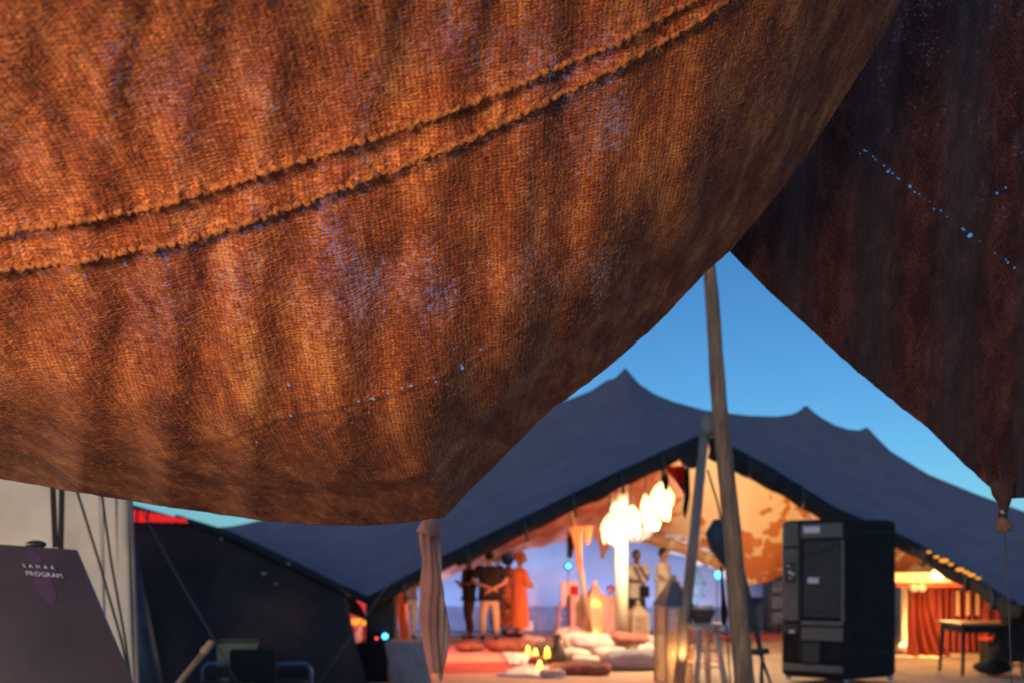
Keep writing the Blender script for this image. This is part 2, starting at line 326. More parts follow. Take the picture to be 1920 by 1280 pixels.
def tent_sheets():
    n = 300; xs = np.linspace(210, 2140, n)
    fr = np.array([W(x, interp(x, FR, 1), interp(x, FR, 2)) for x in xs])
    rg = np.array([W(x, interp(x, RG, 1), interp(x, RG, 2)) for x in xs])
    bk = np.array([W(x, interp(x, BK, 1), interp(x, BK, 2)) for x in xs])
    # smoothed ridge: what the cloth does away from the peaks
    ker = np.exp(-np.linspace(-2, 2, 41)**2); ker /= ker.sum()
    sm = rg.copy()
    pad = np.pad(rg[:, 2], 20, mode='edge'); sm[:, 2] = np.convolve(pad, ker, 'valid')
    sm[:, 2] = np.minimum(sm[:, 2], rg[:, 2])
    rows = []; m1 = 46; m2 = 40
    for i in range(m1):
        v = i/(m1-1); r = sm*(1-v**7)+rg*(v**7); p = fr*(1-v)+r*v
        p[:, 2] -= .34*np.sin(PI*v)*(1-.3*v)
        rows.append(p)
    for i in range(1, m2):
        v = i/(m2-1); r = rg*((1-v)**7)+sm*(1-(1-v)**7); p = r*(1-v)+bk*v
        p[:, 2] -= .30*np.sin(PI*v)
        rows.append(p)
    P = np.array(rows)
    for i in range(P.shape[0]):
        for j in range(P.shape[1]):
            x, y, z = P[i, j]; w = math.sin(PI*min(1, i/(m1-1)*1.0)) if i < m1 else 1
            P[i, j, 2] += .05*w*nz(x*.7, y*.5, 3)
    P -= np.array(TO)
    grid('roof', P, M['roof'], tent)
    Q = P[:, ::1].copy(); Q[:, :, 2] -= .05
    # lining folds
    for i in range(m1, Q.shape[0]):
        for j in range(Q.shape[1]):
            Q[i, j, 2] -= .07*(.5+.5*math.sin(xs[j]*.09+i*.12))*math.sin(PI*(i-m1)/(m2)) + .06*abs(nz(Q[i,j,0]*2.2, Q[i,j,1]*1.2, 9))
    grid('lining', Q, M['lining'], tent)
    # scalloped ragged back border of the lining
    E = []; e0 = Q[-1]
    for k in range(5):
        row = e0.copy()
        for j in range(n):
            row[j, 2] -= k/4*(.03+.05*abs(nz(e0[j,0]*3, 5)) + .02*math.sin(e0[j,0]*9)); row[j, 1] += .02*k
        E.append(row)
    grid('border', np.array(E), M['lining'], tent, .01)
    # rolled black hem, in two runs with slits left open between roof and roll
    for k, (a, b) in enumerate([(700, 1318), (1326, 1905)]):
        xx = np.linspace(a, b, 140); pts = []
        H = []
        for x in xx:
            p = Vector(W(x, interp(x, FR, 1), interp(x, FR, 2))) - TO; pts.append(p)
        for t in range(9):
            row = []
            for j, p in enumerate(pts):
                x = xx[j]; wd = .21 + .07*nz(x*.02, 3+k) + (.08 if 1320 < x < 1600 else 0)
                if x < 860: wd *= .75
                sag = wd*(t/8)
                bul = .09*math.sin(PI*t/8) + .03*nz(x*.05, t*.5)
                row.append((p.x, p.y-.03-bul, p.z-sag+.03))
            H.append(row)
        H = np.array(H); r, c = H.shape[:2]
        gaps = [(1198,1230,1,1)] if k == 0 else []
        fs = []
        for i in range(r-1):
            for j in range(c-1):
                if any(g[0] <= xx[j] <= g[1] and g[2] <= i <= g[3] for g in gaps): continue
                q = i*c+j; fs.append((q, q+1, q+c+1, q+c))
        mesh('hem', H.reshape(-1,3).tolist(), fs, M['hem'], tent)
        B().tube([p+Vector((0,-.02,.02)) for p in pts[::3]], .035, 8).build('hem_cord', M['hem'], tent)
        for x in ([760, 880, 985, 1075, 1165, 1240] if k == 0 else [1400, 1500, 1640, 1722, 1800, 1850]):
            p = Vector(W(x, interp(x, FR, 1), interp(x, FR, 2))) - TO
            B().tube([p+Vector((.0,-.03,.06)), p+Vector((0,-.16,-.08)), p+Vector((.02,-.10,-.26)), p+Vector((.02,.02,-.22))], .018, 6).build('lashing', M['boomdark'], tent)
    # dark edge band of the left side
    xx = np.linspace(330, 700, 60)
    B().tube([Vector(W(x, interp(x, FR, 1)-1, interp(x, FR, 2))) - TO for x in xx], .05, 8).build('hem_cord', M['hem'], tent)
tent_sheets()
def pole(pts, r, mat, parent, name='pole', n=14):
    o = Vector(parent.location) if parent else Vector((0,0,0))
    return B().tube([Vector(p)-o for p in pts], r, n).build(name, mat, parent)
# front tent prop (blue grey) and inner poles
top = W(1323,792,10.7); bot = W(1272,1295,10.7); bot.z = max(bot.z, 0)
pole([top, top.lerp(bot,.3), bot], [.058,.066,.072], M['greypaint'], tent)
c = W(1326,800,10.7)-TO
B().tube([c+Vector((-.01,0,.16)), c+Vector((0,0,.0)), c+Vector((0,0,-.12))], [.08,.11,.09], 10).build('pole_cap', M['greypaint'], tent)
B().ball(W(1296,852,10.8)-TO, .16, (1,.8,1.1)).build('knot', M['hem'], tent)
p1 = W(1163,905,14.0); p2 = W(1167,1206,14.0); p2.z = 0
pole([p1, p1.lerp(p2,.55), p2], [.10,.105,.11], M['creampole'], tent)
B().tube([W(1160,922,13.95)-TO, W(1162,955,13.95)-TO], [.16,.13], 12).build('pole_sleeve', M['cushcream'], tent)
B().lathe([(.01,0),(.2,0),(.2,.05),(.12,.07),(.01,.07)], Vector((p2.x,14.0,0.02))-TO).build('pole_foot', M['black'], tent)
pole([W(1072,960,14.6), W(1108,1190,14.6)], .045, M['tanwood'], tent)
b = G(1697,1222)
pole([W(1699,1080,b.y), b], .075, M['palewood'], tent)
# rear beam rolled under the back edge
bt = [W(x, y, 17.6) for x, y in [(1195,1000),(1230,1012),(1270,1024),(1300,1036),(1335,1050),(1358,1066)]]
pole(bt, [.10,.12,.11,.12,.11,.09], M['tanwood'], tent, 'rolled_edge')
for x, y in [(1258,1019),(1326,1046)]:
    q = W(x, y, 17.55)-TO; B().tube([q+Vector((-.05,0,0)), q+Vector((.05,0,-.02))], .15, 10).build('lashing', M['creampole'], tent)
# light through the hem slits on the right, put in as glowing amber blobs
fl = empty('slit_glow', W(1790,1060,11.5), 'row of amber glow patches for light through slits along the right tent edge', 'slit glow')
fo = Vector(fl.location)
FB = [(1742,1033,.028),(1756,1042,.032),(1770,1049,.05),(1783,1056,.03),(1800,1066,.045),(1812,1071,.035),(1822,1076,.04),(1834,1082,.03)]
B().tube([W(x, y-4, 11.47)-fo for x, y, r in FB], .008, 6).build('slit_line', M['rope'], fl)
for x, y, r in FB: B().ball(W(x, y+1, 11.45)-fo, r*.8, (1.6,1,.7)).build('bulb', M['glowamber'], fl)  # each ball is a patch of light in a slit

# ================================================================== BACK WALL
wl = empty('plaster_wall', (W(1120,1185,19.6).x, 19.6, 0), 'long pale plaster wall washed blue behind the standing people', 'wall'); wo_ = Vector(wl.location)
x0 = W(700,1185,19.6).x; x1 = W(1400,1185,19.6).x
B().box(Vector(((x0+x1)/2, 19.7, 1.6))-wo_, (x1-x0, .2, 2.1)).build('wall_face', M['plaster'], wl, False)
B().box(Vector(((x0+x1)/2, 19.66, .28))-wo_, (x1-x0+.02, .3, .54)).build('plinth', M['dado'], wl, False)
B().box(Vector((W(1020,1000,19.5).x, 19.575, 1.55))-wo_, (1.0,.05,1.9), bev=.01).build('pilaster', M['plaster'], wl, False)
# pale screen and dark vehicle-like crates on the far right of the wall
w2 = empty('projection_screen', (W(1432,1120,19.4).x, 19.4, 0), 'white rectangular screen at the right end of the far wall', 'screen')
o2 = Vector(w2.location); a = W(1388,1075,19.4); b_ = W(1470,1118,19.4)
B().box(((a+b_)/2)-o2, (abs(b_.x-a.x),.05,abs(a.z-b_.z)), bev=.01).build('panel', M['plaster'], w2, False)
for x in (a.x+.1, b_.x-.1): B().tube([Vector((x,19.42,0))-o2, Vector((x,19.42,b_.z))-o2], .03, 8).build('leg', M['black'], w2)
w3 = empty('garden_wall', (W(1500,1185,20.4).x, 20.4, 0), 'low dim blue-grey boundary wall right of the pale plaster wall', 'wall'); o3 = Vector(w3.location)
B().box(Vector((W(1700,1185,20.4).x, 20.5, .7))-o3, (9.0,.25,1.4)).build('wall_face', M['dado'], w3, False)
B().box(Vector((W(1700,1185,20.4).x, 20.5, 1.43))-o3, (9.1,.35,.06)).build('coping', M['plaster'], w3, False)
pp = W(1462,1100,19.0); s_ = empty('equipment_rack', (pp.x, 19.0, 0), 'dark equipment rack standing in front of the white screen', 'rack'); so = Vector(s_.location)
B().box(Vector((0,0,.75)), (.62,.5,1.3), bev=.03).build('body', M['dgrey'], s_, False)
for z in (.35,.7,1.05): B().box(Vector((0,-.26,z)), (.5,.03,.26), bev=.01).build('panel', M['chairblue'], s_, False)
for sx in (-.25,.25): B().box(Vector((sx,0,.05)), (.06,.45,.1)).build('foot', M['black'], s_, False)

# stage lights: blue lamps the photo shows; assumed spots nearer the wall wash it
def stage_lamp(px, py, Y, label, r=.05, mat='glowblue', head='dgrey'):
    p = W(px, py, Y); e = empty('stage_light', (p.x, Y, 0), label, 'stage light'); e0 = Vector(e.location)
    B().tube([Vector((0,.12,0)), Vector((0,.12,p.z))], .009, 8).build('stand', M['black'], e)
    B().tube([p-e0+Vector((0,.16,0)), p-e0+Vector((0,.02,0))], [.07,.09], 12).build('housing', M[head], e)
    B().ball(p-e0+Vector((0,.0,0)), r, (1,.4,1)).build('lens', M[mat], e)
    for a in (0, 2.1, 4.2): B().tube([Vector((0,.12,.25)), Vector((.3*math.cos(a),.12+.3*math.sin(a),.01))], .012, 6).build('leg', M['black'], e)
    return p
stage_lamp(1066, 1060, 16.8, 'small cyan stage light beside the hanging orange cloth', .06)
stage_lamp(1347, 1077, 16.8, 'small cyan stage light seen left of the wooden pole', .08)
for x, y in ((800,17.6),(960,17.6),(1120,17.4),(1300,17.6)):
    p = W(x,1150,y); spot_light('blue_wash', (p.x, 18.1, .35), (p.x, 19.6, 1.5), (.36,.50,1.0), 150, 165, .25)  # assumed spots without a fixture, for the blue light on the wall
spot_light('blue_wash', (W(980,1100,17).x, 17.9, 2.1), (W(940,1100,19).x, 19.6, 1.2), (.40,.55,1.0), 130, 150, .2)

# ================================================================== INTERIOR LIGHTS
def raffia_lamp(px, py, Y, r, h, label, n=30, drop=.42, mat='glowwhite', power=38):
    p = W(px, py, Y); e = empty('raffia_pendant', (p.x, Y, p.z+h/2), label, 'pendant lamp', 'raffia pendants hanging under the tent')
    prof = [(r*.15,h*.5),(r*.55,h*.38),(r*.95,h*.12),(r,-h*.05),(r*.75,-h*.25),(r*.4,-h*.42),(r*.1,-h*.5)]
    B().lathe(list(reversed(prof)), (0,0,-h/2), 20).build('shade', M[mat], e)
    for k in range(n):
        a = 2*PI*k/n + random.uniform(-.1,.1); rr = r*random.uniform(.6,1.12); z0 = -h*random.uniform(.35,.75); L = h*random.uniform(.25,.6)
        d = Vector((math.cos(a), math.sin(a), 0))
        B().tube([d*rr+Vector((0,0,z0)), d*rr*.9+Vector((0,0,z0-L*.6)), d*rr*.75+Vector((0,0,z0-L))], [.012,.010,.003], 4).build('fringe', M['raffia'], e) if k % 3 == 0 else None
    B().tube([Vector((0,0,0)), Vector((0,0,drop))], .012, 6).build('cord', M['rope'], e)
    point_light('pendant_bulb', (p.x, Y-.0, p.z-h*.75), (1,.83,.56), power, .15)
raffia_lamp(1143, 990, 13.3, .14, .42, 'lowest left raffia pendant glowing white left of the cream pole')
raffia_lamp(1156, 972, 13.4, .15, .52, 'tall raffia pendant glowing white directly over the cream pole')
raffia_lamp(1185, 975, 13.2, .13, .48, 'raffia pendant glowing white just right of the cream pole')
raffia_lamp(1210, 955, 13.3, .08, .50, 'narrow raffia pendant glowing white between the larger two')
raffia_lamp(1241, 935, 13.0, .19, .52, 'largest and highest raffia pendant with yellow tip', power=260)
raffia_lamp(1224, 980, 13.1, .11, .22, 'small low raffia pendant under the largest one')
M['rb'] = M['glowyellow']
# warm lights deeper in the tent, hanging bulbs
def bulb(px, py, Y, r, col, power, label, mat, cord=.35):
    p = W(px, py, Y); e = empty('light_bulb', tuple(p), label, 'light bulb')
    B().ball((0,0,0), r).build('globe', M[mat], e); B().tube([(0,0,r*.8),(0,0,r*1.5)], r*.45, 8).build('socket', M['black'], e)
    B().tube([(0,0,r*1.5),(0,0,cord)], .008, 6).build('cord', M['rope'], e)
    point_light('bulb_light', (p.x, p.y-r-.12, p.z-.05), col, power, .1); return e
bulb(1758, 1077, 13.4, .10, (1,.55,.18), 60, 'round glowing globe bulb above the red curtain', 'glowwhite', .35)

# ================================================================== FOREGROUND CANOPY
OUT = [(-700,700),(-400,820),(-150,875),(0,897),(120,917),(200,931),(300,947),(400,962),(500,976),(600,984),(700,984),(790,975),(832,970),(862,938),(900,900),(935,866),(1000,800),(1040,762),(1070,742),(1150,680),(1200,636),(1240,600),(1290,547),(1330,505),(1370,470),(1420,410),(1480,338),(1530,265),(1575,195),(1620,125),(1668,45),(1700,-20),(1745,-140),(1790,-300)]
C0 = np.array((120., -820.))
SEAM1 = [(-700,560),(-300,490),(-100,462),(0,440),(150,418),(300,388),(420,352),(560,305),(700,262),(850,210),(1000,148),(1150,85),(1280,15),(1400,-60),(1600,-200)]
SEAM2 = [(-700,600),(-300,545),(-100,520),(0,508),(150,492),(260,470),(340,458),(460,420),(540,392),(700,335),(850,278),(1000,205),(1150,132),(1280,60),(1350,15),(1500,-90)]
SEAM3 = [(-300,850),(0,852),(200,845),(400,826),(540,778),(640,762),(730,738),(800,716),(870,686),(915,652),(1000,610),(1100,560)]
def pl_dist(px, py, pl):
    """signed distance (positive below) and arc position to a polyline, vectorised"""
    best = np.full(px.shape, 1e9); sg = np.zeros(px.shape); arc = np.zeros(px.shape); acc = 0
    for (x0, y0), (x1, y1) in zip(pl[:-1], pl[1:]):
        dx, dy = x1-x0, y1-y0; l = math.hypot(dx, dy); t = np.clip(((px-x0)*dx+(py-y0)*dy)/l**2, 0, 1)
        ex, ey = px-(x0+t*dx), py-(y0+t*dy); d = np.hypot(ex, ey); cr = (dx*ey-dy*ex)/l
        m = d < best; best = np.where(m, d, best); sg = np.where(m, np.sign(cr)*d, sg); arc = np.where(m, acc+t*l, arc); acc += l
    return sg, arc
STR = [-420,-260,-120,135,290,445,600,785,950,1095,1262,1415,1560,1720,1900]
def vW(px, py, Y):
    a = (px-960)/F; s = (PY0-py)/F; dy = CT-s*ST; dz = ST+s*CT
    return np.stack([a*Y/dy, Y, CAMZ+dz*Y/dy], -1)
def vnoise(x, y, z=0.0, ):
    fl_ = [mnoise.noise((a, b, z)) for a, b in zip(x.ravel().tolist(), y.ravel().tolist())]
    return np.array(fl_).reshape(x.shape)
def canopy():
    op = np.array(OUT, float)
    # refine outline
    seg = [op[0]]
    for a, b in zip(op[:-1], op[1:]):
        for t in np.linspace(0, 1, 12)[1:]: seg.append(a*(1-t)+b*t)
    seg = np.array(seg); d = seg-C0; ang = np.arctan2(d[:,0], d[:,1]); R = np.hypot(d[:,0], d[:,1])
    R = R + np.array([1.8*mnoise.noise((s[0]*.03, s[1]*.03, 0)) + 1.0*mnoise.noise((s[0]*.11, s[1]*.11, 4)) for s in seg])
    nph, nr = 520, 330
    ph = np.linspace(ang.min()+.001, ang.max()-.001, nph); RR = np.interp(ph, ang, R)
    rho = np.concatenate([np.linspace(.24, .80, 150), np.linspace(.80, 1, 165)[1:], np.linspace(1, .955, 12)[1:]])
    wrap = np.zeros(len(rho)); wrap[-11:] = np.linspace(0, 1, 12)[1:]
    RH, PH = np.meshgrid(rho, ph, indexing='ij'); WR = np.repeat(wrap[:, None], nph, 1)
    px = C0[0]+RH*RR[None]*np.sin(PH); py = C0[1]+RH*RR[None]*np.cos(PH)
    Yb = .50+.40*np.clip(py/1000, -.35, 1.2)+.27*np.clip((px+200)/1500, 0, 1.4)**1.5
    # rounding away from the viewer at the borders
    bot = np.clip((1.02-PH)/.45, 0, 1)            # 1 along the bottom, 0 along the right
    t = np.clip((RH-.86)/.14, 0, 1); t = np.where(WR > 0, 1, t)
    rgt = 1-bot
    Yb += (bot*.34)*t**2.6 + rgt*(.17*t**2.2 + .12*np.clip((RH-.70)/.30,0,1)**3)
    # hem fold along the bottom: steps back sharply
    hemf = np.clip((RH-.955)/.012, 0, 1)*bot*np.clip((px-150)/300, 0, 1)
    Yb += .05*hemf
    Yb += .06*np.sin(PI*.5*WR)+.10*WR
    # long vertical folds
    lean = px + .05*(py-500) + 26*np.sin(py/330.) 
    phs = np.interp(lean, STR, np.arange(len(STR))*2*PI)
    amp = (.0064+.0030*np.sin(lean*.011)**2)*np.clip(1.2-np.abs(RH-.75)*.8, .4, 1)
    amp *= .62+.60*np.clip((py-300)/350, 0, 1)
    disp = -amp*np.sin(phs-.5) - .0012*np.sin(2*phs+1+py*.01)
    n1 = vnoise(px*.004, py*.004, 2.); n2 = vnoise(px*.016, py*.009, 5.); n3 = vnoise(px*.045, py*.05, 8.)
    nB = vnoise(px*.011+n1*2, py*.007, 40.)
    disp += .011*n1 + .0045*nB*np.clip((1150-py)/800, .15, 1) + .005*n2*np.clip((1100-py)/700, .2, 1) + .0016*n3*np.clip((900-py)/500, .25, 1)
    # diagonal drag creases below the seam knot and near the hem
    for (ax, ay, bx, by, h, w) in [(345,470,450,690,.005,11),(300,480,330,640,.004,12),(560,860,760,700,.0025,6),(700,920,1000,800,.003,7),(450,870,620,900,.0022,7),(80,250,170,480,.004,16),(860,880,1050,790,.002,5)]:
        s_, _a = pl_dist(px, py, [(ax, ay), (bx, by)]); disp -= h*np.exp(-(s_/w)**2)
    # seams: thick rolled, frayed overlaps
    k1 = vnoise(px*.05, py*.05, 11.); k2 = vnoise(px*.13, py*.13, 15.)
    for pl, hh, w in ((SEAM1, .0080, 12.), (SEAM2, .0095, 12.)):
        s_, arc = pl_dist(px, py + 9*n2 + 5*k1 + 3.5*k2, pl)
        hh_ = hh*np.clip(.95+.9*k1+.8*k2+.6*n2, .4, 1.7)
        disp -= hh_*np.where(s_ < 0, np.exp(-(s_/(w*1.9))**2), np.exp(-(s_/(w*.85))**2))
        disp -= .0016*(1+k2)*np.exp(-((s_+30)/6)**2)
        disp += .0022*np.exp(-((s_-17)/11)**2)
    s3, arc3 = pl_dist(px, py+4*n2, SEAM3)
    disp -= .0020*np.exp(-(s3/5)**2)-.0018*np.exp(-((s3-9)/6)**2)
    s4, _ = pl_dist(px, py+5*n2, [(200,905),(420,925),(600,912),(760,880),(880,838),(1000,770),(1090,690)])
    disp -= .0022*np.exp(-(s4/6)**2)
    Y = Yb + disp*np.clip((Yb/.95)**1.6, .32, 1.2)
    P = vW(px, py, Y)
    # attributes
    thin = .55 + .20*np.clip(n1*2.2, -1, 1) + .15*np.clip(nB*2, -1, 1)
    def blob(cx, cy, rx, ry, a): return a*np.exp(-((px-cx)/rx)**2-((py-cy)/ry)**2)
    thin += blob(540, 520, 230, 140, .30)+blob(250,180,160,120,.10)+blob(760,500,220,180,.15)+blob(120,330,140,110,.2)+blob(1100,170,160,120,.10)+blob(880,110,200,80,.2)
    thin *= np.clip((930-py-.25*np.clip(px-700,0,900))/330, .0, 1)
    thin = np.where(np.abs(phs % (2*PI)-PI*.75) < 1.2, thin*1.06, thin*.92)
    sA, _ = pl_dist(px, py, SEAM2); thin += .38*np.exp(-((sA-15)/9)**2)*np.clip(k1+.4, 0, 1)
    thin = np.clip(thin, 0, 1)
    hole = np.zeros(px.shape)
    hp = [(545,778,2),(640,757,1.6),(700,748,2.4),(728,737,2),(752,727,2.8),(770,722,2.5),(836,720,2.5),(866,690,3.6),(541,721,3),(900,655,2.5),(596,738,2.2),(480,828,2),(235,495,4.5),(160,516,4),(690,772,2.2)]
    for i in range(26):
        x = 560+random.random()*340; hp.append((x, np.interp(x, [p[0] for p in SEAM3], [p[1] for p in SEAM3])+random.uniform(-4,7), random.uniform(.7,1.4)))
    for x, y, r in hp: hole = np.maximum(hole, np.exp(-(((px-x)**2+(py-y)**2)/(r*1.15)**2)))
    U = P[..., 0]; V = -.77*P[..., 1]+.63*P[..., 2]
    r_, c_ = px.shape
    o = grid('canopy_cloth', P, M['canopy'])
    me = o.data
    for nm, arr in (('thin', thin), ('hole', hole)):
        at = me.attributes.new(nm, 'FLOAT', 'POINT'); at.data.foreach_set('value', arr.ravel().astype(np.float32))
    li = np.zeros(len(me.loops), np.int32); me.loops.foreach_get('vertex_index', li)
    uvl = me.uv_layers.new(name='weave'); uvd = np.stack([U.ravel()[li], V.ravel()[li]], -1).astype(np.float32); uvl.data.foreach_set('uv', uvd.ravel())
    return o, P, px, py, thin
can_e = empty('tent_canopy', (0.0, .9, 1.5), 'rust brown woven tent canopy sagging close overhead, with rolled seams', 'tent canopy')
cloth, CP, CPX, CPY, CTH = canopy()
cloth.location = (0, -.9, -1.5); cloth.parent = can_e

def fuzz(P, px, py, parent, off, n, mats, name='fuzz', lmin=.003, lmax=.010, wd=.00022):
    """loose hairs standing off the cloth"""
    r, c = P.shape[:2]
    vs = []; fs = []; mi = []
    du = P[1:, :-1]-P[:-1, :-1]; dv = P[:-1, 1:]-P[:-1, :-1]; N_ = np.cross(du.reshape(-1,3), dv.reshape(-1,3)); N_ /= np.linalg.norm(N_, axis=1)[:, None]+1e-9
    N_ = N_.reshape(r-1, c-1, 3)
    cnt = 0
    while cnt < n:
        i = random.randrange(r-14); j = random.randrange(c-1)
        x, y = px[i, j], py[i, j]
        if x < -80 or x > 1990 or y < -80: continue
        p = Vector(P[i, j]); nn = Vector(N_[i, j]); tocam = (Vector((0,0,CAMZ))-p)
        if nn.dot(tocam) < 0: nn = -nn
        cnt += 1
        d = (Vector((random.gauss(0,1), random.gauss(0,1), random.gauss(0,1))) - nn*0).normalized(); d = (d - nn*d.dot(nn)*.8 + nn*random.uniform(0,.45)).normalized()
        s = d.cross(nn); s = s.normalized() if s.length > 1e-4 else Vector((1,0,0))
        L = random.uniform(lmin, lmax); bend = s*random.uniform(-.5,.5)*L; b0 = len(vs)
        side = tocam.cross(d).normalized()*wd
        for t in (0, .35, .7, 1):
            q = p + nn*.0006 + d*L*t + bend*t*t; w = side*(1-t*.7); vs.append(q+w); vs.append(q-w)
        for t in range(3): fs.append((b0+2*t, b0+2*t+1, b0+2*t+3, b0+2*t+2)); mi.append(0)
    o = mesh(name, vs, fs, mats, parent, False); o.location = off; o['kind'] = 'stuff'; return o
M['hairs'] = nmat('orange brown loose fibre', (.52,.20,.06), (.20,.06,.025), .8, 60)
fuzz(CP, CPX, CPY, can_e, (0,-.9,-1.5), 26000, M['hairs'], lmin=.002, lmax=.007, wd=.00018)
# rolled yarn of the two seams, noisy tubes lying on the ridges
def find(px, py):
    d = (CPX-px)**2+(CPY-py)**2; d[-12:] = 1e12; k = np.unravel_index(np.argmin(d), d.shape); return Vector(CP[k])
for si, pl in enumerate((SEAM1, SEAM2)):
    xs = np.arange(-60, 1420 if si == 0 else 1370, 5.0); pts = []
    for x in xs:
        y = np.interp(x, [p[0] for p in pl], [p[1] for p in pl]) - 3 + 3*nz(x*.03, si*7)
        p = find(x, y); v = (Vector((0,0,CAMZ))-p).normalized()
        pts.append(p + v*(.0004+.0014*nz(x*.08, 3+si)) + Vector((0,0,.0022*nz(x*.14, 9+si))))
    B().tube(pts, [.0026*max(.35, 1+1.3*nz(x*.11, 20+si)+.8*nz(x*.31, 40+si)) for x in xs], 9).build('rolled_seam', M['canopy2'] if 'canopy2' in M else M.setdefault('canopy2', nmat('rust yarn roll', (.55,.20,.055), (.22,.06,.025), .95, 320, .0025, 500)), can_e).location = (0,-.9,-1.5)

# ------------------------------------------------------------------ right flap, its shade put into a dark cloth colour
def flap():
    nx, ny = 300, 300
    # corners: the free edge runs from behind the canopy down to the tip with the toggle
    EDGE = [(1180,285),(1370,474),(1440,545),(1520,618),(1600,690),(1680,756),(1740,802),(1800,862),(1850,908),(1882,930),(1900,934),(1930,932),(2100,905),(2400,850)]
    u = np.linspace(0, 1, nx); ex = np.interp(u, np.linspace(0,1,len(EDGE)), [e[0] for e in EDGE]); 
    ex = np.linspace(1180, 2400, nx); ey = np.interp(ex, [e[0] for e in EDGE], [e[1] for e in EDGE])
    ey = ey + np.array([2.0*nz(x*.06, 31) + 1.2*nz(x*.2, 33) for x in ex])
    v = np.concatenate([np.linspace(0, 1, ny)**.8])
    px = np.repeat(ex[None], ny, 0); py = ey[None] - (ey[None]+330)*v[:, None]
    Y = 1.62 + .20*np.clip((px-1300)/600, 0, 1.6) - .28*np.clip((900-py)/1100, 0, 1.3)
    n1 = vnoise(px*.004, py*.004, 21.); n2 = vnoise(px*.02, py*.02, 25.)
    st = [1180,1300,1420,1560,1720,1880,2020,2200,2400]; phs = np.interp(px+.04*(py-500), st, np.arange(len(st))*2*PI)
    Y += .015*n1+.002*n2-.017*np.sin(phs)
    hemz = np.exp(-((py-(ey[None]-9))/7)**2); Y -= .003*hemz
    S = [(1560,225),(1600,268),(1640,296),(1700,348),(1760,390),(1815,438),(1870,478),(1930,520),(2100,640)]
    s_, arc = pl_dist(px, py, S); Y += .004*np.exp(-((s_+8)/9)**2)
    s5, _ = pl_dist(px, py, [(1700,600),(1785,690),(1830,735)]); Y += .002*np.exp(-(s5/6)**2)
    # cloth gathers into the tied tip
    tip = np.exp(-((px-1885)/60)**2-((py-925)/45)**2); Y += tip*.02*np.sin(px*.22)
    P = vW(px, py, Y)
    thin = np.clip(.50+.5*n1+.25*np.clip((px-1450)/300, 0, 1), 0, 1)*np.clip((1.02-(py+.0*px)/900), 0, 1)*np.clip((px-1480)/250, 0, 1)
    thin = np.clip(thin*1.1, 0, .95)
    hole = np.zeros(px.shape); xs = 1602; 
    while xs < 2000:
        y = np.interp(xs, [p[0] for p in S], [p[1] for p in S]); r = random.choice([1.4,1.5,1.7,1.4,2.0])
        hole = np.maximum(hole, np.exp(-(((px-xs)**2+(py-y-random.uniform(-1.5,1.5))**2)/(r*1.3)**2))); xs += random.uniform(4, 9)
    for x, y, r in [(1820,441,3.6),(1815,444,2.5),(1664,322,2.6),(1668,318,2),(1614,288,2),(1752,393,2.2),(1781,684,1.6),(1706,350,3),(1869,362,2.6),(1855,372,2),(1885,352,2)]:
        hole = np.maximum(hole, np.exp(-(((px-x)**2+(py-y)**2)/(r*1.3)**2)))
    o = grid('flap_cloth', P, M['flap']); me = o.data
    for nm, arr in (('thin', thin), ('hole', hole)):
        at = me.attributes.new(nm, 'FLOAT', 'POINT'); at.data.foreach_set('value', arr.ravel().astype(np.float32))
    li = np.zeros(len(me.loops), np.int32); me.loops.foreach_get('vertex_index', li)
    U = P[..., 0]; V = P[..., 2]*.9-P[..., 1]*.4
    uvl = me.uv_layers.new(name='weave'); uvl.data.foreach_set('uv', np.stack([U.ravel()[li], V.ravel()[li]], -1).astype(np.float32).ravel())
    return o, P, px, py
fe = empty('tent_flap', (.7, 1.4, 1.5), 'tent flap at the right, its colour darkened for shade, ending in a tied tip', 'tent flap'); fe0 = Vector(fe.location)
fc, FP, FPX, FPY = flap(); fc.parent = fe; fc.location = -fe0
tp = W(1884, 925, 1.77)-fe0
kk = lambda x, y, Y=1.77: W(x, y, Y)-fe0
M['tiecloth'] = nmat('dark brown tie cloth', (.10,.035,.022), (.05,.02,.016), .9, 80, .002, 300)
B().tube([kk(1878,900), kk(1880,925), kk(1883,940), kk(1882,952), kk(1880,962), kk(1880,975)], [.024,.020,.013,.009,.0085,.009], 12).build('tie', M['tiecloth'], fe)
B().tube([kk(1878,968,1.74), kk(1880,978,1.74), kk(1882,988,1.74), kk(1883,996,1.74)], [.006,.013,.016,.012], 12).build('tassel', nmat('orange tassel', (.34,.15,.07), (.16,.07,.04), .9, 120, .003, 300), fe)
B().tube([kk(1877,956,1.735), kk(1883,963,1.735)], .0035, 8).build('clip', M['steel'], fe)
B().tube([kk(1886,938,1.74), kk(1888,975,1.74)], .0022, 6).build('cord', M['rope'], fe)
B().tube([kk(1884,996,1.77), kk(1892,1150,1.7), kk(1905,1500,2.0)], .0012, 5).build('guy_line', M['gaunt'], fe)

